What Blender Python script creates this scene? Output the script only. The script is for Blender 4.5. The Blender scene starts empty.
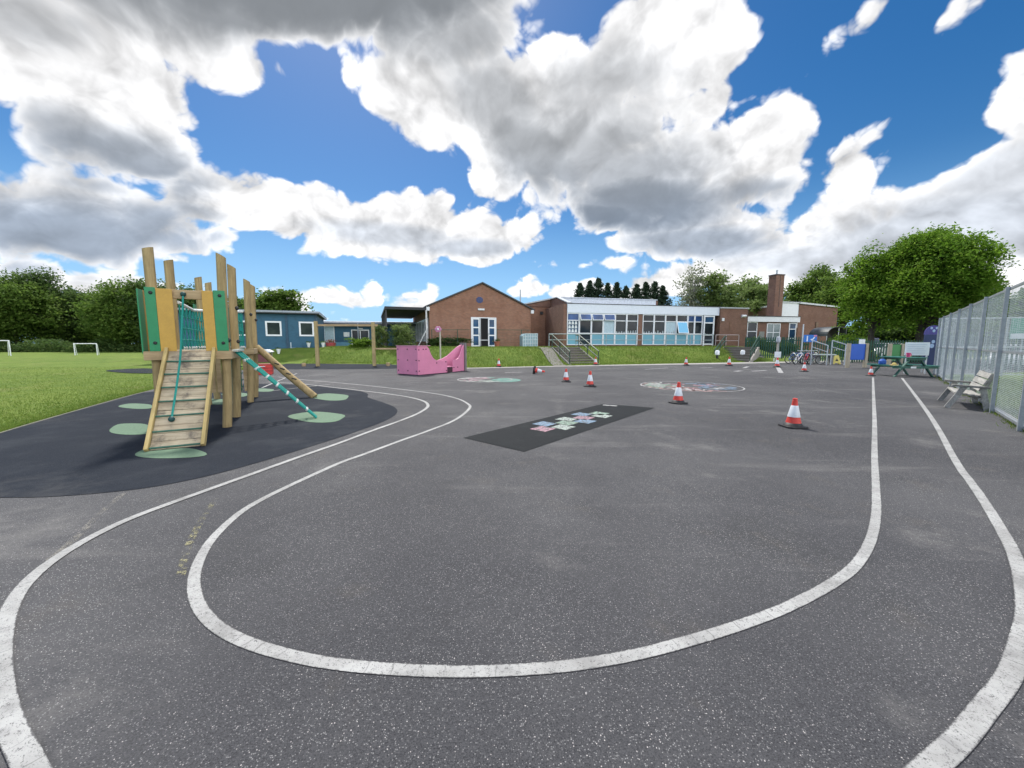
import bpy, bmesh, math, random
import numpy as np
from mathutils import Vector, Matrix
R = math.radians
random.seed(7)
rng = np.random.default_rng(11)
S = bpy.context.scene
COL = S.collection

# ------------------------------------------------------------------ camera model of the photograph
F, PITCH, HC = 385.0, R(6.08), 1.55
_c, _s = math.cos(PITCH), math.sin(PITCH)

def ray(px, py):
    a = (px - 512) / F; b = -(py - 384) / F
    return Vector((a, _c + b * _s, -_s + b * _c))

def gp(px, py, z=0.0):
    d = ray(px, py); t = (z - HC) / d.z
    return Vector((d.x * t, d.y * t, z))

def dp(px, py, Y):
    d = ray(px, py); t = Y / d.y
    return Vector((d.x * t, Y, d.z * t + HC))

# ------------------------------------------------------------------ terrain height
KERB = [(-120, 33), (-40, 30.5), (-14.6, 29), (-9, 28.2), (-4.6, 24.6), (-2.7, 23.9), (3.2, 26), (15.7, 29.9), (30, 34.5), (60, 44)]
def kerb_y(x):
    for (x0, y0), (x1, y1) in zip(KERB, KERB[1:]):
        if x <= x1:
            return y0 + (y1 - y0) * (x - x0) / (x1 - x0)
    return KERB[-1][1]
def sm(t):
    t = min(1, max(0, t)); return t * t * (3 - 2 * t)
def ground_z(x, y):
    s = (y - kerb_y(x)) * 0.94
    z = 1.2 * sm(s / 3.9)
    z *= sm((x + 36) / 12) * (1 - 0.85 * sm((x - 21.5) / 5))
    return z

# ------------------------------------------------------------------ node helpers
def new_mat(name):
    m = bpy.data.materials.new(name); m.use_nodes = True
    return m, m.node_tree, m.node_tree.nodes['Principled BSDF']

class N:
    """tiny expression wrapper round scalar node sockets"""
    def __init__(s, t, k): s.t, s.k = t, k
    def op(s, o, *a, clamp=False):
        n = s.t.nodes.new('ShaderNodeMath'); n.operation = o; n.use_clamp = clamp
        for i, v in enumerate((s,) + a):
            if isinstance(v, N): s.t.links.new(v.k, n.inputs[i])
            else: n.inputs[i].default_value = v
        return N(s.t, n.outputs[0])
    def __add__(s, o): return s.op('ADD', o)
    __radd__ = __add__
    def __sub__(s, o): return s.op('SUBTRACT', o)
    def __rsub__(s, o): return (s * -1.0) + o
    def __mul__(s, o): return s.op('MULTIPLY', o)
    __rmul__ = __mul__
    def __truediv__(s, o): return s.op('DIVIDE', o)
    def max(s, o): return s.op('MAXIMUM', o)
    def min(s, o): return s.op('MINIMUM', o)
    def smax(s, o, d=0.1): return s.op('SMOOTH_MAX', o, d)
    def clamp(s): return s.op('ADD', 0.0, clamp=True)
    def ss(s, a, b):
        n = s.t.nodes.new('ShaderNodeMapRange'); n.interpolation_type = 'SMOOTHSTEP'
        s.t.links.new(s.k, n.inputs[0]); n.inputs[1].default_value = a; n.inputs[2].default_value = b
        return N(s.t, n.outputs[0])

def noise(t, vec, scale, detail=4, rough=0.55, lac=2.0, dist=0.0):
    n = t.nodes.new('ShaderNodeTexNoise')
    n.inputs['Scale'].default_value = scale; n.inputs['Detail'].default_value = detail
    n.inputs['Roughness'].default_value = rough; n.inputs['Lacunarity'].default_value = lac; n.inputs['Distortion'].default_value = dist
    if vec is not None: t.links.new(vec, n.inputs['Vector'])
    return N(t, n.outputs[0])
def mapping(t, vec, scale=(1, 1, 1), loc=(0, 0, 0), rot=(0, 0, 0)):
    n = t.nodes.new('ShaderNodeMapping')
    t.links.new(vec, n.inputs[0]); n.inputs[1].default_value = loc; n.inputs[2].default_value = rot; n.inputs[3].default_value = scale
    return n.outputs[0]
def mixc(t, f, a, b):
    n = t.nodes.new('ShaderNodeMix'); n.data_type = 'RGBA'
    for i, v in ((0, f), (6, a), (7, b)):
        if isinstance(v, N): t.links.new(v.k, n.inputs[i])
        elif hasattr(v, 'is_linked'): t.links.new(v, n.inputs[i])
        elif isinstance(v, (int, float)): n.inputs[i].default_value = v
        else: n.inputs[i].default_value = (*v, 1)
    return n.outputs[2]
def objc(t):
    n = t.nodes.new('ShaderNodeTexCoord'); return n.outputs['Object']
def bump(t, p, h, strength=0.3, dist=0.01):
    b = t.nodes.new('ShaderNodeBump'); b.inputs['Strength'].default_value = strength; b.inputs['Distance'].default_value = dist
    t.links.new(h.k if isinstance(h, N) else h, b.inputs['Height']); t.links.new(b.outputs[0], p.inputs['Normal'])

MATS = {}
def plain(name, col, rough=0.6, metal=0.0, var=0.18, scale=6, spec=0.5, stretch=(1, 1, 1), bmp=0.0):
    """a colour with soft irregular wear"""
    if name in MATS: return MATS[name]
    m, t, p = new_mat(name)
    v = mapping(t, objc(t), stretch)
    n1 = noise(t, v, scale, 6, 0.65); n2 = noise(t, v, scale * 9, 3, 0.6)
    f = (n1 * 0.65 + n2 * 0.35).ss(0.3, 0.7)
    c = mixc(t, f, tuple(x * (1 - var) for x in col), tuple(min(1, x * (1 + var)) for x in col))
    t.links.new(c, p.inputs['Base Color'])
    r = (n2 * 0.2 + (rough - 0.1)); t.links.new(r.k, p.inputs['Roughness'])
    p.inputs['Metallic'].default_value = metal; p.inputs['Specular IOR Level'].default_value = spec
    if bmp: bump(t, p, n2, bmp, 0.01)
    MATS[name] = m
    return m

def wood(name, a, b, stretch=(1, 1, 0.08), scale=14, rough=0.75, dirt=0.0):
    if name in MATS: return MATS[name]
    m, t, p = new_mat(name)
    o = objc(t); v = mapping(t, o, stretch)
    n1 = noise(t, v, scale, 6, 0.65, dist=0.6); n2 = noise(t, o, 2.3, 5, 0.6); n3 = noise(t, v, scale * 4, 3, 0.6)
    c = mixc(t, (n1 * 0.7 + n3 * 0.3).ss(0.35, 0.68), a, b)
    c = mixc(t, n2.ss(0.48, 0.72) * 0.45, c, tuple(x * 0.55 for x in a))
    if dirt: c = mixc(t, noise(t, o, 3.1, 6, 0.7).ss(0.47, 0.66) * dirt, c, (0.05, 0.042, 0.04))
    t.links.new(c, p.inputs['Base Color']); p.inputs['Roughness'].default_value = rough
    bump(t, p, n1, 0.25, 0.006)
    MATS[name] = m
    return m

def brick(name, c1, c2, mortar):
    m, t, p = new_mat(name)
    o = objc(t)
    sx = t.nodes.new('ShaderNodeSeparateXYZ'); t.links.new(o, sx.inputs[0])
    u = N(t, sx.outputs[0]) + N(t, sx.outputs[1])
    cx = t.nodes.new('ShaderNodeCombineXYZ'); t.links.new(u.k, cx.inputs[0]); t.links.new(sx.outputs[2], cx.inputs[1])
    b = t.nodes.new('ShaderNodeTexBrick'); t.links.new(cx.outputs[0], b.inputs['Vector'])
    b.inputs['Color1'].default_value = (*c1, 1); b.inputs['Color2'].default_value = (*c2, 1); b.inputs['Mortar'].default_value = (*mortar, 1)
    b.inputs['Scale'].default_value = 1; b.inputs['Mortar Size'].default_value = 0.008; b.inputs['Brick Width'].default_value = 0.225; b.inputs['Row Height'].default_value = 0.075
    b.inputs['Bias'].default_value = -0.1
    n = noise(t, o, 0.7, 6, 0.7); n2 = noise(t, mapping(t, o, (1, 1, 2.5)), 4.5, 5, 0.7)
    c = mixc(t, n.ss(0.35, 0.7) * 0.45, b.outputs[0], tuple(x * 0.6 for x in c1))
    c = mixc(t, n2.ss(0.5, 0.75) * 0.35, c, tuple(min(1, x * 1.5) for x in c2))
    t.links.new(c, p.inputs['Base Color']); p.inputs['Roughness'].default_value = 0.9
    bump(t, p, b.outputs[1], -0.3, 0.006)
    MATS[name] = m
    return m

def foliage(name, ca, cb, cc=None, transl=0.35):
    m, t, p = new_mat(name)
    g = t.nodes.new('ShaderNodeNewGeometry')
    r = N(t, g.outputs['Random Per Island'])
    n = noise(t, objc(t), 0.55, 3, 0.5)
    c = mixc(t, (r * 0.6 + n.ss(0.3, 0.7) * 0.4), ca, cb)
    if cc: c = mixc(t, r.ss(0.8, 0.98) * 0.7, c, cc)
    t.links.new(c, p.inputs['Base Color']); p.inputs['Roughness'].default_value = 0.7; p.inputs['Specular IOR Level'].default_value = 0.12
    tr = t.nodes.new('ShaderNodeBsdfTranslucent'); t.links.new(c, tr.inputs[0])
    mx = t.nodes.new('ShaderNodeMixShader'); mx.inputs[0].default_value = transl
    out = t.nodes['Material Output']
    t.links.new(p.outputs[0], mx.inputs[1]); t.links.new(tr.outputs[0], mx.inputs[2]); t.links.new(mx.outputs[0], out.inputs[0])
    MATS[name] = m
    return m

def glass(name, col=(0.012, 0.016, 0.02), rough=0.03):
    m, t, p = new_mat(name)
    n = noise(t, objc(t), 0.8, 3)
    t.links.new(mixc(t, n.ss(0.35, 0.7), col, tuple(x * 2.2 for x in col)), p.inputs['Base Color'])
    p.inputs['Roughness'].default_value = rough; p.inputs['Specular IOR Level'].default_value = 0.32; p.inputs['IOR'].default_value = 1.45
    bump(t, p, noise(t, objc(t), 0.6, 1), 0.03, 0.05)
    MATS[name] = m
    return m

# ------------------------------------------------------------------ mesh builder
class MB:
    def __init__(s): s.v, s.f = [], []
    def add(s, vs, fs, M=None):
        o = len(s.v)
        s.v += [tuple(M @ Vector(v)) if M is not None else tuple(v) for v in vs]
        s.f += [tuple(i + o for i in f) for f in fs]
        return s
    def box(s, x0, x1, y0, y1, z0, z1, M=None):
        vs = [(x, y, z) for z in (z0, z1) for y in (y0, y1) for x in (x0, x1)]
        return s.add(vs, [(0, 2, 3, 1), (4, 5, 7, 6), (0, 1, 5, 4), (2, 6, 7, 3), (0, 4, 6, 2), (1, 3, 7, 5)], M)
    def bar(s, a, b, w, h, up=(0, 0, 1)):
        a, b = Vector(a), Vector(b); d = (b - a); L = d.length; d.normalize()
        u = Vector(up)
        if abs(d.dot(u)) > 0.98: u = Vector((0, 1, 0))
        x = d.cross(u).normalized(); z = x.cross(d).normalized()
        M = Matrix.Translation(a) @ Matrix((x, d, z)).transposed().to_4x4()
        return s.box(-w / 2, w / 2, 0, L, -h / 2, h / 2, M)
    def tube(s, pts, r, n=8, caps=True):
        pts = [Vector(p) for p in pts]; rs = r if isinstance(r, (list, tuple)) else [r] * len(pts)
        vs, fs = [], []; px = None
        for i, p in enumerate(pts):
            d = (pts[min(i + 1, len(pts) - 1)] - pts[max(i - 1, 0)]).normalized()
            if px is None:
                u = Vector((0, 0, 1)) if abs(d.z) < 0.9 else Vector((1, 0, 0))
                px = d.cross(u).normalized()
            px = (px - d * px.dot(d)).normalized(); q = d.cross(px)
            for k in range(n):
                a = 2 * math.pi * k / n
                vs.append(p + (px * math.cos(a) + q * math.sin(a)) * rs[i])
        for i in range(len(pts) - 1):
            for k in range(n):
                k2 = (k + 1) % n
                fs.append((i * n + k, i * n + k2, (i + 1) * n + k2, (i + 1) * n + k))
        if caps:
            fs.append(tuple(range(n))[::-1]); fs.append(tuple((len(pts) - 1) * n + k for k in range(n)))
        return s.add(vs, fs)
    def lathe(s, prof, n=20, M=None):
        vs, fs = [], []
        for r, z in prof:
            for k in range(n):
                a = 2 * math.pi * k / n; vs.append((r * math.cos(a), r * math.sin(a), z))
        for i in range(len(prof) - 1):
            for k in range(n):
                k2 = (k + 1) % n; fs.append((i * n + k, i * n + k2, (i + 1) * n + k2, (i + 1) * n + k))
        fs.append(tuple(range(n))[::-1]); fs.append(tuple((len(prof) - 1) * n + k for k in range(n)))
        return s.add(vs, fs, M)
    def prism(s, poly, a, b, axis='y', M=None):
        """extrude a 2-D outline between a and b along an axis"""
        n = len(poly)
        def P(p, t): return (p[0], t, p[1]) if axis == 'y' else ((t, p[0], p[1]) if axis == 'x' else (p[0], p[1], t))
        vs = [P(p, a) for p in poly] + [P(p, b) for p in poly]
        fs = [tuple(range(n))[::-1], tuple(range(n, 2 * n))] + [(i, (i + 1) % n, n + (i + 1) % n, n + i) for i in range(n)]
        return s.add(vs, fs, M)
    def sphere(s, c, r, n=10, m=6, sc=(1, 1, 1)):
        vs, fs = [], []
        for i in range(m + 1):
            th = math.pi * i / m
            for k in range(n):
                a = 2 * math.pi * k / n
                vs.append((c[0] + r * sc[0] * math.sin(th) * math.cos(a), c[1] + r * sc[1] * math.sin(th) * math.sin(a), c[2] + r * sc[2] * math.cos(th)))
        for i in range(m):
            for k in range(n):
                k2 = (k + 1) % n; fs.append((i * n + k, (i + 1) * n + k, (i + 1) * n + k2, i * n + k2))
        return s.add(vs, fs)
    def torus(s, c, Rr, r, ax='y', n=20, m=6):
        vs, fs = [], []
        for i in range(n):
            A = 2 * math.pi * i / n
            for k in range(m):
                B = 2 * math.pi * k / m; rr = Rr + r * math.cos(B); h = r * math.sin(B)
                p = (rr * math.cos(A), h, rr * math.sin(A)) if ax == 'y' else ((h, rr * math.cos(A), rr * math.sin(A)) if ax == 'x' else (rr * math.cos(A), rr * math.sin(A), h))
                vs.append((c[0] + p[0], c[1] + p[1], c[2] + p[2]))
        for i in range(n):
            for k in range(m):
                fs.append((i * m + k, ((i + 1) % n) * m + k, ((i + 1) % n) * m + (k + 1) % m, i * m + (k + 1) % m))
        return s.add(vs, fs)
    def build(s, name, mat, parent=None, bevel=0, smooth=False, fix=True):
        me = bpy.data.meshes.new(name); me.from_pydata(s.v, [], s.f); me.update()
        if fix:
            bm = bmesh.new(); bm.from_mesh(me); bmesh.ops.recalc_face_normals(bm, faces=bm.faces); bm.to_mesh(me); bm.free()
        o = bpy.data.objects.new(name, me); COL.objects.link(o)
        me.materials.append(mat)
        if parent is not None: o.parent = parent
        if bevel:
            b = o.modifiers.new('bevel', 'BEVEL'); b.width = bevel; b.segments = 2; b.limit_method = 'ANGLE'; b.angle_limit = R(40)
        if smooth:
            me.polygons.foreach_set('use_smooth', [True] * len(me.polygons))
            if smooth != 'all': me.set_sharp_from_angle(angle=R(35))
        return o

def thing(name, label, cat, loc=(0, 0, 0), rz=0.0, group=None):
    o = bpy.data.objects.new(name, None); COL.objects.link(o); o.empty_display_size = 0.3
    o.location = loc; o.rotation_euler = (0, 0, rz)
    return tag(o, label, cat, group)
def tag(o, label, cat, group=None):
    o['label'] = label; o['category'] = cat
    if group: o['group'] = group
    return o
def struct(o, kind='structure'):
    o['kind'] = kind; return o
def dup(root, loc=None, rz=None, label=None, group=None, parent=None):
    c = root.copy(); COL.objects.link(c)
    if parent is not None: c.parent = parent
    if loc is not None: c.location = loc
    if rz is not None: c.rotation_euler = (0, 0, rz)
    if label: c['label'] = label
    if group: c['group'] = group
    for ch in root.children: dup(ch, parent=c)
    return c

# ------------------------------------------------------------------ materials
WHITE = plain('white_paint', (0.80, 0.82, 0.86), 0.45, var=0.06)
UPVC = plain('white_upvc', (0.83, 0.85, 0.89), 0.35, var=0.03)
BRICK = brick('red_brick', (0.25, 0.105, 0.062), (0.36, 0.16, 0.092), (0.34, 0.285, 0.24))
BRICKD = brick('brown_brick', (0.185, 0.085, 0.058), (0.26, 0.125, 0.082), (0.25, 0.20, 0.17))
GLASS = glass('dark_window_glass')
GLASSB = glass('sky_tint_glass', (0.02, 0.05, 0.10))
LOG = wood('round_log', (0.28, 0.205, 0.095), (0.45, 0.34, 0.165))
TIMBER = wood('sawn_timber', (0.33, 0.235, 0.125), (0.48, 0.36, 0.21), (0.08, 1, 1))
YTIMBER = wood('yellow_timber', (0.46, 0.34, 0.13), (0.60, 0.46, 0.20), (1, 0.1, 0.1))
RAMPW = wood('weathered_boards', (0.35, 0.285, 0.19), (0.55, 0.47, 0.335), (0.08, 1, 1), 12, dirt=0.75)
GREYW = wood('grey_bench_wood', (0.24, 0.235, 0.22), (0.46, 0.45, 0.42), (0.1, 1, 1), 14)
GREENP = plain('green_board', (0.018, 0.235, 0.095), 0.4, var=0.10)
YELLP = plain('ochre_board', (0.52, 0.31, 0.055), 0.45, var=0.10)
ROPE = plain('teal_rope', (0.01, 0.25, 0.21), 0.8, scale=40)
METG = plain('galvanised_steel', (0.42, 0.45, 0.47), 0.42, 0.7, scale=9)
STEELW = plain('pale_steel_tube', (0.52, 0.56, 0.60), 0.4, 0.3)
BLACK = plain('black_rubber_plastic', (0.018, 0.018, 0.02), 0.55)
DARK = plain('shaded_interior_black', (0.012, 0.012, 0.014), 0.9)  # near-black colour standing in for the shade indoors
CONC = plain('concrete', (0.30, 0.285, 0.26), 0.9, scale=3, bmp=0.3)
GRAIL = plain('green_rail_paint', (0.018, 0.06, 0.038), 0.5)
GFENCE = plain('green_fence_paint', (0.012, 0.075, 0.045), 0.5)
PINK = plain('pink_board', (0.66, 0.235, 0.38), 0.42, var=0.08, scale=2)
BLUEB = wood('blue_cladding', (0.022, 0.095, 0.165), (0.036, 0.130, 0.215), (1, 1, 12), 3, 0.6)
ROOFD = plain('grey_felt_roof', (0.075, 0.08, 0.09), 0.85, scale=2)
ROOFL = plain('pale_roof_sheet', (0.42, 0.46, 0.52), 0.5, scale=2)

# ------------------------------------------------------------------ SETTING
def flat(name, poly, mat, z, thick=0.0):
    m = MB()
    if thick: m.prism([(p[0], p[1]) for p in poly], z - thick, z, 'z')
    else: m.add([(p[0], p[1], z) for p in poly], [tuple(range(len(poly)))])
    o = m.build(name, mat, fix=bool(thick))
    if not thick and o.data.polygons[0].normal.z < 0: o.data.flip_normals()
    return struct(o)

def spline(pts, step=6, closed=False):
    out = []; n = len(pts)
    rngi = range(n if closed else n - 1)
    for i in rngi:
        P = [Vector(pts[(i + k) % n] if closed else pts[min(max(i + k, 0), n - 1)]) for k in (-1, 0, 1, 2)]
        for j in range(step):
            t = j / step
            out.append(0.5 * (2 * P[1] + (P[2] - P[0]) * t + (2 * P[0] - 5 * P[1] + 4 * P[2] - P[3]) * t * t + (3 * P[1] - P[0] - 3 * P[2] + P[3]) * t ** 3))
    if not closed: out.append(Vector(pts[-1]))
    return out

def ribbon(m, pts, w, z):
    pts = [Vector((p[0], p[1], 0)) for p in pts]; vs = []
    for i, p in enumerate(pts):
        d = (pts[min(i + 1, len(pts) - 1)] - pts[max(i - 1, 0)]).normalized(); q = Vector((-d.y, d.x, 0)) * w / 2
        vs += [(*(p + q).xy, z), (*(p - q).xy, z)]
    m.add(vs, [(2 * i, 2 * i + 1, 2 * i + 3, 2 * i + 2) for i in range(len(pts) - 1)])

# grass terrain, one sheet to the horizon
def axis_pts(lo, hi, a, b, st):
    mid = list(np.arange(a, b + 1e-6, st)); left = []; x = a; d = st
    while x > lo: d *= 1.35; x -= d; left.append(x)
    right = []; x = b; d = st
    while x < hi: d *= 1.35; x += d; right.append(x)
    return left[::-1] + mid + right
XS = axis_pts(-900, 900, -40, 45, 0.8); YS = axis_pts(-120, 1500, -6, 50, 0.8)
m = MB(); m.v = [(x, y, ground_z(x, y) - 0.018 + (0.03 * math.sin(x * 0.7 + y * 0.31) * sm((y - kerb_y(x) - 0.6) / 1.5))) for y in YS for x in XS]
nx = len(XS); m.f = [(j * nx + i, j * nx + i + 1, (j + 1) * nx + i + 1, (j + 1) * nx + i) for j in range(len(YS) - 1) for i in range(nx - 1)]
gm, t, p = new_mat('grass_ground')
o_ = objc(t)
n1 = noise(t, o_, 0.16, 5, 0.6); n2 = noise(t, o_, 1.3, 6, 0.7); n3 = noise(t, mapping(t, o_, (1, 1, 1)), 22, 4, 0.7); n4 = noise(t, o_, 0.5, 4, 0.65)
c = mixc(t, (n2 * 0.6 + n1 * 0.4).ss(0.36, 0.64), (0.098, 0.165, 0.026), (0.185, 0.250, 0.048))
c = mixc(t, n3.ss(0.35, 0.75) * 0.6, c, (0.085, 0.138, 0.019))
c = mixc(t, n4.ss(0.52, 0.68) * 0.5, c, (0.215, 0.22, 0.075))
c = mixc(t, noise(t, mapping(t, o_, (0.5, 1.4, 1)), 0.33, 6, 0.7).ss(0.56, 0.70) * 0.4, c, (0.080, 0.130, 0.018))
c = mixc(t, noise(t, o_, 60, 2, 0.5).ss(0.70, 0.76) * 0.5, c, (0.5, 0.5, 0.4))
t.links.new(c, p.inputs['Base Color']); p.inputs['Roughness'].default_value = 0.9; p.inputs['Specular IOR Level'].default_value = 0.15
bump(t, p, n3 + n2 * 0.6, 0.9, 0.06)
struct(m.build('field', gm, smooth='all', fix=False))

# tarmac
am, t, p = new_mat('worn_asphalt')
o_ = objc(t)
def vcell(scale):
    v = t.nodes.new('ShaderNodeTexVoronoi'); v.inputs['Scale'].default_value = scale; t.links.new(o_, v.inputs['Vector'])
    k = t.nodes.new('ShaderNodeSeparateColor'); t.links.new(v.outputs['Color'], k.inputs[0])
    return N(t, v.outputs['Distance']), N(t, k.outputs[0]), N(t, k.outputs[1])
vd, vr, vg = vcell(150); vd2, vr2, vg2 = vcell(88)
nb = noise(t, o_, 0.22, 5, 0.62); nm = noise(t, o_, 1.6, 6, 0.65); nf = noise(t, o_, 190, 2, 0.6)
ns = noise(t, mapping(t, o_, (0.25, 1.6, 1), rot=(0, 0, R(12))), 0.9, 5, 0.65)
nw = noise(t, o_, 0.55, 7, 0.7)
c = mixc(t, nf.ss(0.3, 0.7), (0.018, 0.0185, 0.022), (0.066, 0.067, 0.074))
c = mixc(t, vg.ss(0.2, 0.8) * 0.35, c, (0.092, 0.093, 0.100))
c = mixc(t, nb.ss(0.38, 0.66) * 0.5, c, (0.110, 0.110, 0.114))
c = mixc(t, ns.ss(0.55, 0.72) * 0.35, c, (0.19, 0.185, 0.18))
c = mixc(t, nw.ss(0.55, 0.70) * 0.42, c, (0.20, 0.195, 0.188))
c = mixc(t, noise(t, mapping(t, o_, (0.9, 0.22, 1), rot=(0, 0, R(-70))), 0.7, 7, 0.75).ss(0.58, 0.72) * 0.22, c, (0.20, 0.196, 0.188))
c = mixc(t, nw.ss(0.46, 0.34) * 0.50, c, (0.042, 0.043, 0.046))
c = mixc(t, nm.ss(0.56, 0.72) * 0.20, c, (0.115, 0.10, 0.08))
chip = noise(t, o_, 0.8, 3).ss(0.3, 0.7) * 0.5 + 0.5
c = mixc(t, (vr.ss(0.76, 0.88) * (1 - vd.ss(0.25, 0.5))) * chip * 0.7, c, (0.38, 0.38, 0.38))
c = mixc(t, (vr2.ss(0.88, 0.94) * (1 - vd2.ss(0.14, 0.28))) * chip * 0.95, c, (0.66, 0.62, 0.61))
c = mixc(t, (vr.ss(0.20, 0.1)) * 0.25, c, (0.022, 0.022, 0.025))
t.links.new(c, p.inputs['Base Color']); p.inputs['Roughness'].default_value = 0.85; p.inputs['Specular IOR Level'].default_value = 0.25
bump(t, p, vd * 0.8 + nf * 0.5 + nm * 0.5, 0.6, 0.005)
FA, FB = Vector((8.97, 6.62, 0)), Vector((20.6, 18.69, 0)); FD = (FB - FA).normalized(); FN = Vector((-FD.y, FD.x, 0))
left_edge = [gp(0, 433), gp(70, 412.4), gp(142, 392.5), gp(200, 379), gp(255, 367.5)]
tar = [(-6.0, -4), (-7.0, 3.4)] + [(q.x, q.y) for q in left_edge] + KERB[2:9] + [(44, 38.6), (44, 26)] + [(FB.x + 0.2, FB.y), (FA.x + 0.15, FA.y - 0.15), (FA.x - FD.x * 9.5, FA.y - FD.y * 9.5), (2, -4)]
flat('tarmac_ground', tar, am, 0.0, 0.12)

# pale concrete edging path at the foot of the bank
CONCP = plain('pale_concrete_path', (0.33, 0.32, 0.30), 0.9, scale=1.5, var=0.15, bmp=0.2)
kp = [Vector((x, y, 0)) for x, y in spline([Vector((x, y)) for x, y in KERB[4:10]], 5)]
m = MB(); vs = []
for i, q in enumerate(kp):
    w = 0.45 + 1.1 * sm((q.x + 2) / 28)
    vs += [(q.x, q.y + 0.12, 0.012), (q.x + 0.2, q.y - w, 0.012), (q.x, q.y + 0.12, -0.1), (q.x + 0.2, q.y - w, -0.1)]
m.v = vs; m.f = [f for i in range(len(kp) - 1) for f in ((4 * i, 4 * i + 1, 4 * i + 5, 4 * i + 4), (4 * i + 1, 4 * i + 3, 4 * i + 7, 4 * i + 5), (4 * i, 4 * i + 4, 4 * i + 6, 4 * i + 2))]
struct(m.build('concrete_path', CONCP))

# rubber safety surfacing
rm_, t, p = new_mat('black_wetpour')
o_ = objc(t); nr = noise(t, o_, 130, 3, 0.7); nr2 = noise(t, o_, 1.1, 5, 0.6)
c = mixc(t, nr.ss(0.3, 0.72), (0.008, 0.011, 0.017), (0.026, 0.032, 0.044)); c = mixc(t, nr2.ss(0.45, 0.75) * 0.55, c, (0.045, 0.051, 0.060))
c = mixc(t, noise(t, o_, 0.45, 7, 0.75).ss(0.54, 0.68) * 0.5, c, (0.062, 0.064, 0.068))
c = mixc(t, noise(t, o_, 45, 3, 0.6).ss(0.66, 0.74) * 0.35, c, (0.11, 0.11, 0.11))
p.inputs['Specular IOR Level'].default_value = 0.12
t.links.new(c, p.inputs['Base Color']); p.inputs['Roughness'].default_value = 0.9; bump(t, p, nr, 0.5, 0.004)
rub = [gp(*q) for q in ((-75, 497), (-40, 499), (0, 498), (60, 496.5), (140, 489), (200, 478), (250, 465), (300, 450), (350, 434), (385, 421), (397, 413), (394, 407), (380, 401.5), (368, 397.5), (367, 393.5), (350, 389.5), (310, 385.5), (270, 384), (235, 384), (205, 386))]
rub = [(q.x, q.y) for q in spline(rub, 5)] + [(q.x, q.y) for q in (gp(142, 393), gp(70, 413.0), gp(0, 433.6))] + [(-7.35, 4.0)]
flat('rubber_surfacing', rub, rm_, 0.005)
# narrow pale edging between rubber and field
m = MB(); ed = spline([Vector((-7.05, 3.4)), *[q.xy for q in left_edge]], 6)
vs = []
for i, q in enumerate(ed):
    d = (ed[min(i + 1, len(ed) - 1)] - ed[max(i - 1, 0)]).normalized(); n_ = Vector((-d.y, d.x)) * 0.022
    for sg in (1, -1):
        for z in (0.006, -0.1): vs.append((q.x + n_.x * sg, q.y + n_.y * sg, z))
m.v = vs; m.f = [f for i in range(len(ed) - 1) for f in ((4 * i, 4 * i + 2, 4 * i + 6, 4 * i + 4), (4 * i, 4 * i + 4, 4 * i + 5, 4 * i + 1), (4 * i + 2, 4 * i + 3, 4 * i + 7, 4 * i + 6))]
struct(m.build('concrete_edging', plain('mossy_edging', (0.15, 0.15, 0.11), 0.9, scale=5, var=0.4)))
# second rubber strip by the timber frame
flat('rubber_strip', [(q.x, q.y) for q in spline([gp(*q) for q in ((262, 369.3), (320, 369.4), (395, 368.6), (402, 366), (392, 363.9))], 4)] + [(-9.2, 28.15), (-14.6, 28.93), (-17, 29.0)], rm_, 0.005)
flat('field_patch', [(q.x, q.y) for q in spline([gp(x, y, 0) for x, y in ((106, 370.5), (140, 368.5), (162, 369.5), (160, 373), (128, 373))], 4, True)], rm_, 0.006)

GRUB = plain('green_wetpour', (0.10, 0.175, 0.11), 0.85, scale=30, var=0.2)
m = MB()
for (x, y, rx, ry) in ((170, 453.5, 35, 6), (331, 397.3, 19, 3.4), (318, 417.5, 28, 5), (132, 429.5, 22, 6.5), (137, 406.5, 17, 2.8), (213, 402, 22, 3.2), (236, 395, 14, 2), (262, 390.3, 13, 1.6)):
    ring = [gp(x + rx * math.cos(a) * (1 + 0.10 * math.sin(3 * a + x)), y + ry * math.sin(a) * (1 + 0.12 * math.cos(2 * a + x))) for a in np.linspace(0, 2 * math.pi, 28)[:-1]]
    m.add([(q.x, q.y, 0.009) for q in ring[::-1]], [tuple(range(27))])
struct(m.build('green_rubber_patches', GRUB, fix=False))

# painted markings
wm, t, p = new_mat('worn_white_line')
o_ = objc(t); a = noise(t, o_, 40, 5, 0.75); b = noise(t, o_, 5, 4, 0.6); cc_ = noise(t, o_, 170, 2, 0.6)
uv = t.nodes.new('ShaderNodeUVMap'); sxu = t.nodes.new('ShaderNodeSeparateXYZ'); t.links.new(uv.outputs[0], sxu.inputs[0])
uu = N(t, sxu.outputs[0]) + (noise(t, o_, 9, 2) - 0.5) * 0.05
ct = t.nodes.new('ShaderNodeCombineXYZ'); t.links.new(uu.k, ct.inputs[0])
vv = t.nodes.new('ShaderNodeTexVoronoi'); vv.voronoi_dimensions = '1D'; vv.feature = 'DISTANCE_TO_EDGE'; vv.inputs['Scale'].default_value = 7.5; t.links.new(uu.k, vv.inputs['W'])
crack = N(t, vv.outputs['Distance']).ss(0.008, 0.035)
crack = crack.max(noise(t, o_, 3.0, 2).ss(0.40, 0.6))
wear = (a * 0.5 + cc_ * 0.5).ss(0.36, 0.48) * (b.ss(0.2, 0.5) * 0.45 + 0.55) * (noise(t, o_, 1.1, 5, 0.7).ss(0.28, 0.45) * 0.35 + 0.65)
ev = ((N(t, sxu.outputs[1]) - 0.5).op('ABSOLUTE') * 2.0 + (noise(t, o_, 55, 4, 0.7) - 0.5) * 0.55 + (noise(t, o_, 6, 3, 0.6) - 0.5) * 0.3).ss(1.0, 0.86)
wear = wear * ev
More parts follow.
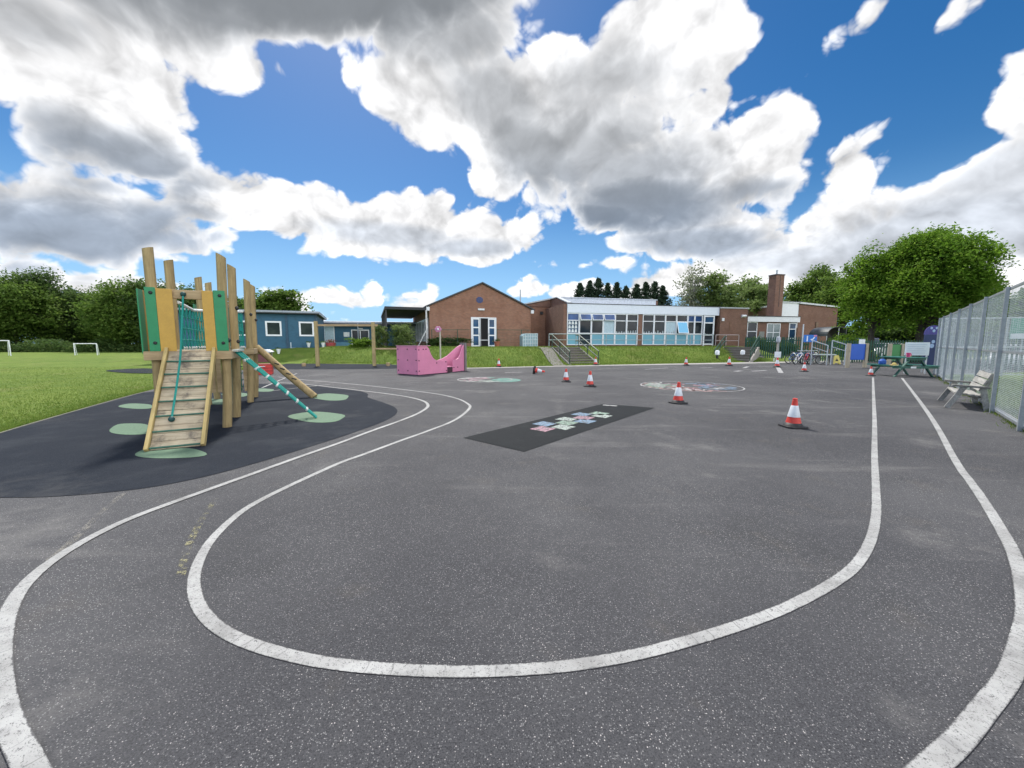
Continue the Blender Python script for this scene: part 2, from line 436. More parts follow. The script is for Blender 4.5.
grime = noise(t, o_, 2.2, 6, 0.7).ss(0.3, 0.7)
c = mixc(t, grime, (0.26, 0.26, 0.255), (0.40, 0.405, 0.40))
c = mixc(t, (wear * (crack * 0.55 + 0.45)).min(1.0), (0.085, 0.085, 0.088), c)
t.links.new(c, p.inputs['Base Color']); p.inputs['Roughness'].default_value = 0.8; bump(t, p, cc_ + a, 0.5, 0.004)
LINEM = wm
def line(name, pix, w=0.1, z=0.008, mat=None, step=8):
    m = MB(); cp_ = spline([gp(*q) for q in pix], step); ribbon(m, cp_, w, z)
    o = m.build(name, mat or LINEM, fix=False)
    arc = [0.0]
    for p0, p1 in zip(cp_, cp_[1:]): arc.append(arc[-1] + (p1 - p0).length)
    ul = o.data.uv_layers.new(name='UVMap')
    for lp in o.data.loops: ul.data[lp.index].uv = (arc[lp.vertex_index // 2], lp.vertex_index % 2)
    if o.data.polygons[0].normal.z < 0: o.data.flip_normals()
    return struct(o)
line('track_line', [(278, 377), (300, 379.5), (340, 383), (380, 387), (430, 393), (455, 398), (468, 404), (469, 409), (455, 420), (428, 431), (400, 441), (365, 454), (340, 463), (300, 481), (265, 498), (240, 513), (215, 536), (201, 557), (194, 580), (198, 604), (216, 626), (250, 644), (300, 658), (350, 666), (420, 671), (490, 671.5), (570, 666), (640, 654), (700, 638), (750, 622), (790, 606), (830, 585), (855, 566), (870, 542), (876, 515), (876, 490), (874.5, 455), (874.5, 420), (873.5, 395), (873, 377.5)], 0.070, 0.004)
line('track_line', [(268, 382), (300, 384), (350, 389.5), (395, 395), (420, 400), (428, 405.5), (421, 412), (404, 419.5), (372, 431), (340, 443), (300, 457), (250, 475), (200, 493), (140, 515), (100, 533), (60, 556), (30, 580), (12, 605), (2, 640), (1, 680), (7, 715), (22, 750), (50, 800), (110, 860), (200, 925), (330, 975), (480, 990), (640, 970), (760, 915), (842, 848)], 0.078, 0.0065)
line('track_line', [(902, 378), (928, 413), (955, 460), (969, 480), (983, 500), (1007, 540), (1018, 566), (1024, 595), (1025, 620), (1020, 642), (1009, 676), (985, 708), (959, 740), (929, 768), (890, 805), (840, 850)], 0.078, 0.004)
line('court_line', [(262, 388), (283, 379), (297, 373.5)], 0.07)
line('court_line', [(272, 391), (330, 384.5)], 0.06)
def worn_off(name, col, lo, sc_):
    m_, t, p = new_mat(name); o_ = objc(t)
    a = noise(t, o_, 16, 5, 0.8).ss(lo, lo + 0.06) * noise(t, o_, sc_, 2).ss(0.42, 0.60) * 0.38
    p.inputs['Base Color'].default_value = (*col, 1); p.inputs['Roughness'].default_value = 0.8
    tr = t.nodes.new('ShaderNodeBsdfTransparent'); mx = t.nodes.new('ShaderNodeMixShader')
    t.links.new(a.k, mx.inputs[0]); t.links.new(tr.outputs[0], mx.inputs[1]); t.links.new(p.outputs[0], mx.inputs[2]); t.links.new(mx.outputs[0], t.nodes['Material Output'].inputs[0])
    return m_
ym = worn_off('faded_yellow_line', (0.44, 0.41, 0.20), 0.50, 2.5); fm = worn_off('faded_cream_line', (0.36, 0.34, 0.29), 0.46, 2.5)
line('faded_line', [(181, 576), (187, 550), (200, 523), (218, 496)], 0.05, 0.004, ym)
line('faded_line', [(50, 560), (78, 536), (100, 514), (124, 493)], 0.05, 0.004, fm)

# hopscotch
hm_, t, p = new_mat('new_dark_tarmac')
o_ = objc(t); nr = noise(t, o_, 120, 3, 0.7); nr2 = noise(t, o_, 1.8, 5, 0.6)
c = mixc(t, nr.ss(0.3, 0.72), (0.008, 0.010, 0.012), (0.024, 0.027, 0.030)); c = mixc(t, nr2.ss(0.5, 0.75) * 0.5, c, (0.036, 0.039, 0.042))
p.inputs['Specular IOR Level'].default_value = 0.12
t.links.new(c, p.inputs['Base Color']); p.inputs['Roughness'].default_value = 0.8; bump(t, p, nr, 0.5, 0.004)
hq = [gp(463, 438), gp(524, 452), gp(655, 408), gp(603, 404)]
flat('hopscotch_ground', [(q.x, q.y) for q in hq], hm_, 0.005)
hu = ((hq[2] - hq[1]) + (hq[3] - hq[0])).normalized(); hv = Vector((-hu.y, hu.x, 0))
PA = {}
def paint(name, col, cov=0.44):
    if name in PA: return PA[name]
    m, t, p = new_mat('worn_paint_' + name)
    o_ = objc(t); a = noise(t, o_, 18, 5, 0.8).ss(cov, cov + 0.1)
    t.links.new(mixc(t, a * 0.62, (0.075, 0.077, 0.078), col), p.inputs['Base Color']); p.inputs['Roughness'].default_value = 0.75
    PA[name] = m; return m
sq = MB
for (cx, cy, colr) in ((285, 187, 'blue'), (275, 219, 'pink'), (424, 157, 'pale'), (430, 180, 'green'), (405, 208, 'pale'), (523, 126, 'blue'), (535, 148, 'pink'), (545, 170, 'blue'), (635, 120, 'green'), (652, 136, 'pale')):
    q = gp(500 + cx / 6.4, 395 + cy / 6.4); m = MB(); h = 0.17
    m.add([(*(q + hu * a * h + hv * b * h).xy, 0.009) for a, b in ((-1, -1), (1, -1), (1, 1), (-1, 1))], [(0, 1, 2, 3)])
    struct(m.build('painted_square_marking', paint(colr, {'blue': (0.20, 0.36, 0.55), 'pink': (0.55, 0.28, 0.36), 'pale': (0.52, 0.62, 0.56), 'green': (0.32, 0.50, 0.38)}[colr]), fix=False))
# round floor murals
def mural(cx, cy, r, cols, seed, fill=None):
    rr = random.Random(seed); c0 = gp(cx, cy)
    for name, frac in cols:
        m = MB()
        for k in range(10):
            a0 = (frac[0] + (frac[1] - frac[0]) * rr.random()) * 2 * math.pi; rad = r * (0.25 + 0.68 * rr.random())
            pts = []
            for j in range(9):
                a = a0 + j * 0.09; q = rad + 0.16 * math.sin(j * 1.5 + k)
                pts.append(c0 + Vector((q * math.cos(a), q * math.sin(a), 0)))
            ribbon(m, pts, 0.06 + 0.1 * rr.random(), 0.0065 + 0.0004 * k)
        o = m.build('mural_marking', PA[name], fix=False)
        struct(o)
        if o.data.polygons[0].normal.z < 0: o.data.flip_normals()
    m = MB(); ribbon(m, [c0 + Vector((r * math.cos(a), r * math.sin(a), 0)) for a in np.linspace(0, 2 * math.pi, 60)], 0.05, 0.012)
    o = m.build('mural_ring_marking', paint('white', (0.55, 0.55, 0.55), 0.40)); struct(o)
paint('white', (0.55, 0.55, 0.55), 0.40); paint('teal', (0.10, 0.45, 0.36)); paint('red', (0.5, 0.24, 0.22))
mural(690, 386.3, 1.68, [('white', (0.3, 0.9)), ('red', (0.25, 0.7)), ('blue', (0.75, 1.1)), ('pale', (0.2, 0.6)), ('pink', (0.0, 1)), ('green', (0.3, 0.55))], 3)
mural(485, 379.6, 1.15, [('white', (0.2, 0.8)), ('teal', (-0.2, 0.2)), ('pink', (0.2, 0.6)), ('pale', (0.55, 0.8))], 5)
m = MB(); q0 = gp(503, 380.2)
m.add([(q0.x + 0.75 * math.cos(a), q0.y + 0.85 * math.sin(a), 0.0062) for a in np.linspace(-1.9, 1.9, 16)], [tuple(range(16))])
struct(m.build('mural_fill_marking', PA['teal'], fix=False))
m = MB()
for (x0, y0, x1, y1, w) in ((505, 372.6, 522, 372.3, 0.16), (645, 369.5, 668, 368, 0.12), (700, 368, 712, 367.6, 0.14), (735, 371.5, 741, 370.8, 0.25), (744, 368, 748, 366.7, 0.2), (752, 371.3, 766, 370.5, 0.22), (758, 366.3, 790, 366, 0.12), (778, 367.6, 781, 373, 0.22), (603, 405.2, 617, 406.2, 0.12)):
    ribbon(m, [gp(x0, y0), gp((x0 + x1) / 2, (y0 + y1) / 2), gp(x1, y1)], w, 0.007)
o = m.build('worn_court_marking', PA['white']); struct(o)

# ------------------------------------------------------------------ CAMERA, SUN, SKY
cam = bpy.data.cameras.new('camera'); co = bpy.data.objects.new('camera', cam); COL.objects.link(co)
cam.sensor_fit = 'HORIZONTAL'; cam.sensor_width = 36; cam.lens = F / 1024 * 36; cam.clip_end = 5000; cam.clip_start = 0.05
co.location = (0, 0, HC); co.rotation_euler = (math.pi / 2 - PITCH, 0, 0)
S.camera = co
SUN_EL, SUN_AZ = R(54), R(-22)          # azimuth measured from +Y towards +X
sd = Vector((math.sin(SUN_AZ) * math.cos(SUN_EL), math.cos(SUN_AZ) * math.cos(SUN_EL), math.sin(SUN_EL)))
sl = bpy.data.lights.new('sun', 'SUN'); so = bpy.data.objects.new('sun', sl); COL.objects.link(so)
sl.energy = 3.8; sl.angle = R(5); sl.color = (1.0, 0.95, 0.87)
so.rotation_euler = (-sd).to_track_quat('-Z', 'Y').to_euler()
W = bpy.data.worlds.new('World'); S.world = W; W.use_nodes = True
t = W.node_tree; bg = t.nodes['Background']
sky = t.nodes.new('ShaderNodeTexSky'); sky.sky_type = 'NISHITA'; sky.sun_disc = False
sky.sun_elevation = SUN_EL; sky.sun_rotation = SUN_AZ; sky.air_density = 1.0; sky.dust_density = 0.4; sky.ozone_density = 2.0
tc = t.nodes.new('ShaderNodeTexCoord'); D = tc.outputs['Generated']
sx = t.nodes.new('ShaderNodeSeparateXYZ'); t.links.new(D, sx.inputs[0])
dx, dy, dz = (N(t, sx.outputs[i]) for i in range(3))
DEG = 180 / math.pi
az = dx.op('ARCTAN2', dy) * DEG
el = dz.op('ARCSINE') * DEG
def azel(px, py):
    d = ray(px, py).normalized()
    return math.degrees(math.atan2(d.x, d.y)), math.degrees(math.asin(d.z))
# cloud-plane coordinates
k = N(t, dz.k).max(0.0) + 0.22
def vscale(vec, kk, inv=True):
    n = t.nodes.new('ShaderNodeVectorMath'); n.operation = 'SCALE'
    t.links.new(vec, n.inputs[0]); t.links.new((N(t, t.nodes.new('ShaderNodeValue').outputs[0]) if False else kk).k, n.inputs['Scale']); return n.outputs[0]
one = k.op('POWER', -0.32)
P = vscale(D, one)
def vadd(vec, off):
    n = t.nodes.new('ShaderNodeVectorMath'); n.operation = 'ADD'; t.links.new(vec, n.inputs[0]); n.inputs[1].default_value = off; return n.outputs[0]
# domain warp
wn = t.nodes.new('ShaderNodeTexNoise'); wn.inputs['Scale'].default_value = 4.0; wn.inputs['Detail'].default_value = 3; t.links.new(P, wn.inputs['Vector'])
ws = t.nodes.new('ShaderNodeVectorMath'); ws.operation = 'MULTIPLY_ADD'; t.links.new(wn.outputs['Color'], ws.inputs[0]); ws.inputs[1].default_value = (0.11,) * 3; t.links.new(P, ws.inputs[2])
PW = ws.outputs[0]
def billow(vec, sc):
    r = None
    for i in range(5):
        n = noise(t, vec, sc * 2.03 ** i, 0.0) - 0.5
        x = n.op('ABSOLUTE') * (2.8 * 0.48 ** i)
        r = x if r is None else r + x
    return r - 0.62
def detail(vec):
    return (noise(t, vec, 3.0, 7, 0.53) - 0.5) * 1.5 + billow(vec, 5.6) * 0.85
def blob(px, py, rx, ry, rot=0, pw=1.0):
    a0, e0 = azel(px, py)
    a1, e1 = azel(px + 4, py); a2, e2 = azel(px, py - 4)
    sxx = math.hypot(a1 - a0, e1 - e0) / 4; syy = math.hypot(a2 - a0, e2 - e0) / 4
    tilt = math.atan2(e1 - e0, a1 - a0) + R(rot)
    ca, sa = math.cos(tilt), math.sin(tilt)
    u = ((az - a0) * ca + (el - e0) * sa) * (1 / (rx * sxx)); v = ((el - e0) * ca - (az - a0) * sa) * (1 / (ry * syy))
    return 1 - (u * u + v * v).op('SQRT')
def union(lst, d=0.25):
    r = None
    for b in lst:
        x = blob(*b[:5])
        if len(b) > 5: x = x * b[5]
        r = x if r is None else r.smax(x, d)
    return r
CL = [  # px, py, rx, ry, rotation (anticlockwise positive), strength of small ones
    (330, -6, 300, 72, 0), (160, 4, 120, 58, -15), (440, 20, 130, 75, 0), (240, 70, 60, 34, 0, 0.6),
    (90, 100, 125, 85, -22), (10, 30, 90, 80, 0), (140, 145, 80, 50, -15), (75, 25, 40, 18, -30, 0.4),
    (90, 225, 190, 52, -4), (215, 195, 70, 42, 0),
    (390, 230, 148, 40, -5), (300, 208, 120, 40, -14), (470, 240, 70, 28, 0),
    (560, 135, 165, 90, -12), (625, 60, 90, 70, 20), (560, 75, 75, 48, 0), (415, 100, 78, 55, -25), (640, 190, 120, 62, 0), (695, 45, 55, 50, 0),
    (755, 165, 78, 56, 0), (715, 107, 30, 24, 0, 0.4), (690, 232, 110, 34, 0), (845, 165, 50, 30, 0, 0.5), (880, 138, 26, 16, 20, 0.22),
    (930, 240, 245, 72, 12), (1020, 185, 90, 75, 0), (1035, 95, 56, 62, 20), (830, 258, 160, 40, 6), (690, 276, 90, 20, 16, 0.7),
    (885, 4, 30, 16, 40, 0.13), (958, 12, 36, 10, 35, 0.12), (900, 215, 60, 20, 0, 0.3),
    (372, 302, 50, 20, 0, 0.5), (560, 290, 90, 14, 0, 0.34), (590, 265, 70, 10, 0, 0.3), (90, 284, 160, 18, -3, 0.6), (410, 312, 70, 10, 0, 0.35), (300, 298, 60, 14, 0, 0.45), (30, 272, 90, 20, 0, 0.5),
]
base = union(CL, 0.14)
off = (0.012 * sd.x, 0.0, 0.034)
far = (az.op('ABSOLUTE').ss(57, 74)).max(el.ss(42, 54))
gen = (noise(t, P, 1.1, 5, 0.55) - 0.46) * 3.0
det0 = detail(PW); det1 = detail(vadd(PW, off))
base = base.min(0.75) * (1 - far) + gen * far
d0 = base * 1.15 + det0 * 0.72 - 0.04
relief = det0 - det1
sn = (noise(t, P, 2.2, 3, 0.5) - 0.5) * 1.6
alpha = d0.ss(0.0, 0.19)
# sun-hidden undersides and thick cores: (px, py, rx, ry, rot), darkness
SH = [((330, -20, 330, 100, 0), 0.95), ((210, 2, 120, 44, -14), 0.8), ((470, 20, 90, 70, 0), 0.5), ((40, 15, 80, 40, 0), 0.3),
      ((120, 162, 125, 44, -12), 0.62), ((50, 140, 90, 45, 0), 0.45), ((50, 236, 210, 52, 0), 0.60), ((170, 228, 85, 36, -10), 0.55),
      ((600, 165, 135, 75, -6), 0.5), ((640, 205, 100, 40, 0), 0.8), ((540, 160, 90, 50, -30), 0.6), ((500, 110, 75, 50, -30), 0.45), ((610, 95, 95, 65, 0), 0.33), ((600, 215, 70, 20, 0), 0.9),
      ((770, 198, 70, 26, 0), 0.5), ((690, 243, 105, 22, 0), 0.5), ((935, 235, 210, 56, 14), 0.26), ((990, 175, 80, 50, 0), 0.2), ((820, 262, 130, 24, 0), 0.22), ((470, 248, 70, 12, 0), 0.3), ((390, 235, 90, 14, -5), 0.25)]
shade = None
for bb, st in SH:
    x = (blob(*bb) + sn * 0.22 + det0 * 0.05 - relief * 0.20).ss(-0.08, 0.62) * st
    shade = x if shade is None else shade.max(x)
shade = shade * (1 - far) + d0.ss(0.1, 0.9) * far * 0.6
behind = az.op('ABSOLUTE').ss(75, 110)          # unseen clouds behind the camera, front-lit and brightened further to fill the facades
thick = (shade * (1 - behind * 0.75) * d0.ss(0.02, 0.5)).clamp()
lum = (thick * -1.3).op('EXPONENT') if False else N(t, (thick * -1.3).op('EXPONENT').k)
low = 1 - el.ss(10, 28)
gray_lo = low * thick
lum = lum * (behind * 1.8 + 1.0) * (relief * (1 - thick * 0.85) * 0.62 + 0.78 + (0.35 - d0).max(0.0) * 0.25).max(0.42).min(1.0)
STR = 0.1
gray = mixc(t, thick, (0.98 / STR, 0.98 / STR, 0.99 / STR), (0.86 / STR, 0.93 / STR, 1.02 / STR))
gray = mixc(t, gray_lo * 0.8, gray, (0.66 / STR, 0.90 / STR, 1.28 / STR))
hs = t.nodes.new('ShaderNodeVectorMath'); hs.operation = 'SCALE'; t.links.new(gray, hs.inputs[0]); t.links.new(lum.k, hs.inputs['Scale'])
# clear sky, a deep clean blue overhead paling to the horizon (the air itself)
gmm = t.nodes.new('ShaderNodeHueSaturation'); gmm.inputs['Saturation'].default_value = 1.42; gmm.inputs['Value'].default_value = 0.78; gmm.inputs['Hue'].default_value = 0.502; t.links.new(sky.outputs[0], gmm.inputs['Color'])
hz = 1 - el.ss(-2, 20)
skyc = mixc(t, hz * 0.9, gmm.outputs[0], (0.27 / STR, 0.53 / STR, 0.86 / STR))
fin = mixc(t, alpha * el.ss(-0.5, 2.5), skyc, hs.outputs[0])
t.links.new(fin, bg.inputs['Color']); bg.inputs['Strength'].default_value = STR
W.cycles.sampling_method = 'MANUAL'; W.cycles.sample_map_resolution = 1024
S.view_settings.view_transform = 'Standard'; S.view_settings.look = 'None'; S.view_settings.exposure = 0.4; S.view_settings.gamma = 1.0
try: S.view_settings.use_curve_mapping = False
except Exception: pass
S.cycles.max_bounces = 6; S.cycles.diffuse_bounces = 3; S.cycles.glossy_bounces = 3; S.cycles.transmission_bounces = 4; S.cycles.transparent_max_bounces = 8
S.cycles.use_denoising = True
# ------------------------------------------------------------------ CLIMBING TOWER (local x across the ramp, y along the bridge)
TB = gp(228, 427)
T = thing('climbing_frame', 'wooden climbing tower with ochre and green boards and a ramp', 'climbing frame', (TB.x, TB.y, 0), R(28))
TW, T1, TG = 0.90, 1.1, 2.3
ty = [0, T1, T1 + TG, T1 + TG + T1]
def post(x, y, h, r, slope, rot, lean=0.0):
    m = MB(); n = 14; vs = []
    for z in (0.0, 0.5, 1.0, 1.6, 2.2, None):
        for k in range(n):
            a = 2 * math.pi * k / n; X, Y = r * math.cos(a), r * math.sin(a)
            zz = z if z is not None else h + slope * (X * math.cos(rot) + Y * math.sin(rot))
            w = 0.012 * math.sin(3.1 * x + (z if z else 3) * 1.7) + lean * zz / 3
            vs.append((x + X + w, y + Y, zz))
    fs = [(i * n + k, i * n + (k + 1) % n, (i + 1) * n + (k + 1) % n, (i + 1) * n + k) for i in range(5) for k in range(n)]
    fs += [tuple(range(n))[::-1], tuple(5 * n + k for k in range(n))]
    m.add(vs, fs)
    return m.build('post', LOG, T, smooth=True)
for i, y in enumerate(ty):
    post(0, y, (3.10, 3.10, 3.14, 3.16)[i], 0.074, 0.55, 3.3, 0.10)
    post(-TW, y, (3.12, 3.12, 3.14, 3.16)[i], 0.074, 0.3, 0.3)
ZP = 1.42
def build(fn, name, mat, parent=T, **kw):
    m = MB(); fn(m); return m.build(name, mat, parent, **kw)
for y0, y1 in ((0, T1), (ty[2], ty[3])):
    def deck(m):
        for k in range(8):
            a = y0 - 0.02 + (y1 - y0 + 0.04) * k / 8; m.box(-TW - 0.02, 0.02, a + 0.004, a + (y1 - y0 + .04) / 8 - 0.004, ZP - 0.045, ZP)
    build(deck, 'deck', RAMPW)
    for a, b in (((-TW - 0.14, y0 - 0.115), (0.16, y0 - 0.115)), ((-TW - 0.14, y1 + 0.115), (0.16, y1 + 0.115))):
        build(lambda m: m.bar((*a, ZP - 0.085), (*b, ZP - 0.085), 0.05, 0.15), 'beam', TIMBER, bevel=0.006)
    for x in (-TW - 0.115, 0.125):
        build(lambda m: m.bar((x, y0 - 0.09, ZP - 0.087), (x, y1 + 0.09, ZP - 0.087), 0.05, 0.145), 'beam', TIMBER, bevel=0.006)
def board(x0, x1, y, mat, name, z1=2.47):
    return build(lambda m: m.box(x0, x1, y - 0.02, y, ZP - 0.01, z1), name, mat, bevel=0.006)
def bolts(parent, pts, ax='y'):
    for p in pts: build(lambda m: m.sphere(p, 0.028, 8, 5, (1, 0.6, 1) if ax == 'y' else (0.6, 1, 1)), 'bolt', BLACK, parent)
for x0, x1 in ((-0.955, -0.815), (-0.045, 0.125)):
    g = board(x0, x1, -0.112, GREENP, 'green_panel')
    xc = (x0 + x1) / 2 + 0.01; bolts(g, [(xc, -0.14, 2.38), (xc, -0.14, 1.55)])
board(-0.813, -0.60, -0.113, YELLP, 'ochre_panel', 2.455); board(-0.205, -0.048, -0.113, YELLP, 'ochre_panel', 2.455)
build(lambda m: m.bar((-0.83, -0.045, 2.38), (-0.06, -0.045, 2.38), 0.07, 0.15), 'beam', TIMBER, bevel=0.006)
# boards on the outer left side
for a, b, mt in ((-0.09, 0.14, GREENP), (0.15, 0.42, YELLP), (0.43, 0.70, YELLP), (0.72, 1.16, GREENP)):
    build(lambda m: m.box(-TW - 0.165, -TW - 0.145, a, b, ZP - 0.05, 2.44), 'side_panel', mt, bevel=0.006)
for a, b, mt in ((ty[2], ty[2] + 0.3, GREENP), (ty[2] + .31, ty[2] + .8, YELLP), (ty[2] + .81, ty[3], GREENP)):
    build(lambda m: m.box(-TW - 0.135, -TW - 0.115, a, b, ZP - 0.01, 2.5), 'side_panel', mt, bevel=0.006)
# ramp
ra, rb = Vector((0, -0.13, ZP - 0.005)), Vector((0, -1.47, 0.015))
rd = (rb - ra).normalized(); rn = Vector((0, -rd.z, rd.y)) * -1
if rn.z < 0: rn = -rn
RL = (rb - ra).length
RM = Matrix.Translation(ra) @ Matrix((Vector((1, 0, 0)), rd, rn)).transposed().to_4x4()
def rampboards(m):
    for k in range(14):
        m.box(-0.705, -0.125, RL * k / 14 + 0.004, RL * (k + 1) / 14 - 0.004, -0.03 + 0.002 * (k % 3), 0.002 * (k % 3), RM)
ramp = build(rampboards, 'ramp', RAMPW)
for x in (-0.735, -0.09):
    build(lambda m: m.box(x - 0.024, x + 0.024, -0.03, RL + 0.01, -0.05, 0.06, RM), 'side_rail', YTIMBER, ramp, bevel=0.005)
for k in range(7):
    build(lambda m: m.box(-0.71, -0.12, RL * (k * 2 + 1.72) / 14, RL * (k * 2 + 1.72) / 14 + 0.024, 0.004, 0.024, RM), 'cleat', plain('mossy_cleat', (0.035, 0.12, 0.085), 0.7), ramp, bevel=0.004)
rp = [Vector((-0.46, -0.10, 2.38)), Vector((-0.465, -0.20, 2.1)), Vector((-0.475, -0.34, 1.72)), Vector((-0.49, -0.47, 1.32)), Vector((-0.50, -0.78, 0.86)), Vector((-0.505, -1.16, 0.40))]
rope = build(lambda m: m.tube(spline(rp, 5), 0.015, 8), 'rope', ROPE, smooth=True)
for e_ in (rp[-1], rp[0]): build(lambda m: m.sphere(e_, 0.043, 10, 7), 'knot', plain('dark_teal_knot', (0.01, 0.06, 0.06), 0.6), rope, smooth=True)
# rope bridge: slatted floor, side nets, pale hand ropes
def slats(m):
    for k in range(11):
        y = T1 + 0.2 + (TG - 0.4) * k / 10; z = ZP - 0.03 - 0.10 * math.sin(math.pi * k / 10)
        m.box(-0.78, -0.14, y - 0.06, y + 0.06, z - 0.03, z)
build(slats, 'bridge_slats', RAMPW)
for x in (-TW + 0.09, -0.05):
    def hr(m): m.tube([(x, T1 + 0.02, 2.34), (x, T1 + TG / 2, 2.27), (x, ty[2] - 0.02, 2.34)], 0.032, 8)
    h_ = build(hr, 'hand_rail', plain('white_rope_sleeve', (0.62, 0.66, 0.66), 0.6), smooth=True)
    def net(m):
        nn = 8
        for k in range(nn + 1):
            y = T1 + 0.08 + (TG - 0.16) * k / nn
            for sg in (-1, 1):
                y2 = min(max(y + sg * 0.42, T1 + .08), ty[2] - .08)
                m.tube([(x, y, 2.31), (x, y2, ZP - 0.05)], 0.011, 5)
        for z in (1.62, 1.85, 2.08): m.tube([(x, T1 + 0.06, z), (x, ty[2] - 0.06, z - 0.02)], 0.011, 5)
    build(net, 'side_net', ROPE)
    for k in range(11):
        build(lambda m: m.sphere((x, T1 + 0.15 + (TG - 0.3) * k / 10, ZP + 0.03), 0.03, 7, 5), 'rope_clip', plain('pale_clip', (0.55, 0.57, 0.55), 0.5))
def undernet(m):
    for k in range(9): m.tube([(-0.12 , T1 + 0.25 + 0.2 * k, ZP - 0.15), (-0.12, T1 + 0.25 + 0.2 * k, 0.35)], 0.014, 5)
    for z in (0.45, 0.62, 0.79, 0.96, 1.13): m.tube([(-0.12, T1 + 0.1, z), (-0.12, ty[2] - 0.1, z)], 0.014, 5)
build(undernet, 'climbing_net', plain('dark_green_rope', (0.02, 0.11, 0.08), 0.8))
def slwall(m):
    for k in range(6): m.box(-0.82 + 0.14 * k, -0.72 + 0.14 * k, ty[2] + 0.0, ty[2] + 0.03, 0.3, ZP - 0.15)
build(slwall, 'slat_wall', TIMBER)
# dark clamps on the tower posts
for x, y, z in ((0.13, ty[1], 2.26), (0.11, ty[1], 1.58), (0.13, ty[2], 2.28), (0.13, ty[3], 2.2), (0.11, 0.0, 1.6), (-TW + 0.07, ty[2] - 0.05, 2.34)):
    build(lambda m: m.sphere((x, y - 0.03, z), 0.043, 8, 6), 'clamp', BLACK)
# rope ladder to the ground on the right
la, lb = Vector((0.14, 0.55, ZP - 0.04)), Vector((1.47, 0.18, 0.02))
lad = build(lambda m: [m.tube([la + Vector((0.03, o, 0)), lb + Vector((0.03 * 0, o * 0.3, 0))], 0.021, 7) for o in (-0.28, 0, 0.28)], 'rope_ladder', ROPE)
for k in range(1, 8):
    q = la.lerp(lb, k / 8); w = 0.28 * (1 - 0.7 * k / 8)
    build(lambda m: m.tube([q + Vector((0, -w, 0)), q + Vector((0, w, 0))], 0.018, 6), 'rung', ROPE, lad)
    for sg in (-1, 0, 1): build(lambda m: m.sphere(q + Vector((0, sg * w, 0.01)), 0.03, 7, 5), 'clip', MATS['pale_clip'], lad)
build(lambda m: m.box(0.13, 0.22, 0.15, 0.95, ZP - 0.03, ZP + 0.01), 'pale_sill', plain('pale_plastic_sill', (0.45, 0.50, 0.47), 0.5))
lg = build(lambda m: m.tube([(0.12, ty[3] - 0.15, ZP + 0.02), (0.80, ty[3] - 0.52, ZP / 2), (1.5, ty[3] - 0.93, 0.02)], [0.085, 0.095, 0.1], 14), 'leaning_log', LOG, smooth=True)
for f_ in (0.35, 0.45, 0.55, 0.65):
    build(lambda m: m.tube([(0.12 + 1.38 * f_ - 0.06, ty[3] - 0.15 - 0.78 * f_ - 0.07, ZP * (1 - f_) + 0.07), (0.12 + 1.38 * f_ + 0.05, ty[3] - .15 - 0.78 * f_ - 0.10, ZP * (1 - f_) + 0.03)], 0.016, 6), 'foot_notch', BLACK, lg)

# ------------------------------------------------------------------ PINK PLAY BOAT (local s along the near side from the stern corner)
BB = Vector((-4.5, 18.5, 0)); bdir = Vector((0.57, 0.82, 0)).normalized()
boat = thing('play_boat', 'pink wooden play boat with open middle and raised bow on the tarmac', 'play boat', (BB.x, BB.y, 0.0), math.atan2(bdir.y, bdir.x))
BWd = 1.5
def yside(s): return 0.0 if s < 1.95 else 0.22 * ((s - 1.95) / 1.6) ** 1.4
def bpanel(name, s0, s1, prof, far=False, thick=0.05):
    m = MB(); n = 14; pts = []
    for k in range(n + 1):
        s = s0 + (s1 - s0) * k / n
        for (a, za), (b, zb) in zip(prof, prof[1:]):
            if a <= s <= b + 1e-6: z = za + (zb - za) * (s - a) / max(1e-6, b - a)
        y = yside(s) if not far else BWd - (BWd - 0.42) * (max(0.0, s - 0.9) / 2.6) ** 1.3
        pts.append((s, y, z))
    vs = []
    for s, y, z in pts:
        y2 = y + thick * (1 if not far else -1)
        vs += [(s, y, 0.02), (s, y, z), (s, y2, 0.02), (s, y2, z)]
    fs = []
    for i in range(n):
        a, b = 4 * i, 4 * i + 4
        fs += [(a, b, b + 1, a + 1), (a + 2, a + 3, b + 3, b + 2), (a + 1, b + 1, b + 3, a + 3), (a, a + 2, b + 2, b)]
    fs += [(0, 1, 3, 2), (4 * n, 4 * n + 2, 4 * n + 3, 4 * n + 1)]
    m.add(vs, fs); return m.build(name, PINK, boat)
PB1 = [(0, 1.40), (0.62, 1.40), (0.72, 1.25), (0.83, 1.0), (1.0, 0.77), (1.2, 0.67), (1.45, 0.65), (1.95, 0.66)]
sp_ = bpanel('side_panel', 0.0, 1.95, PB1)
bow_prof = [(2.4, 0.68), (2.75, 0.66), (2.95, 0.74), (3.1, 0.90), (3.25, 1.13), (3.4, 1.38), (3.5, 1.46)]
bp_ = bpanel('bow_panel', 2.4, 3.5, bow_prof)
bpanel('side_panel', 0.0, 3.5, [(0, 1.4), (0.5, 1.4), (0.7, 0.95), (0.9, 0.62), (2.3, 0.62), (2.6, 0.74), (2.85, 0.93), (3.1, 1.18), (3.35, 1.41), (3.5, 1.47)], True)
st = MB(); st.box(-0.05, 0.0, -0.02, BWd + 0.02, 0.02, 1.40); stn = st.build('stern_panel', PINK, boat, bevel=0.008)
m = MB(); m.box(0.0, 0.72, 0.05, BWd - 0.05, 0.86, 0.90); m.build('deck', plain('grey_deck', (0.16, 0.17, 0.19), 0.7), boat)
m = MB(); m.box(0.02, 1.95, 0.052, BWd - 0.052, 0.10, 0.14); m.box(1.95, 2.42, 0.14, BWd - 0.14, 0.10, 0.14); m.build('floor', plain('plum_floor', (0.16, 0.05, 0.09), 0.7), boat)
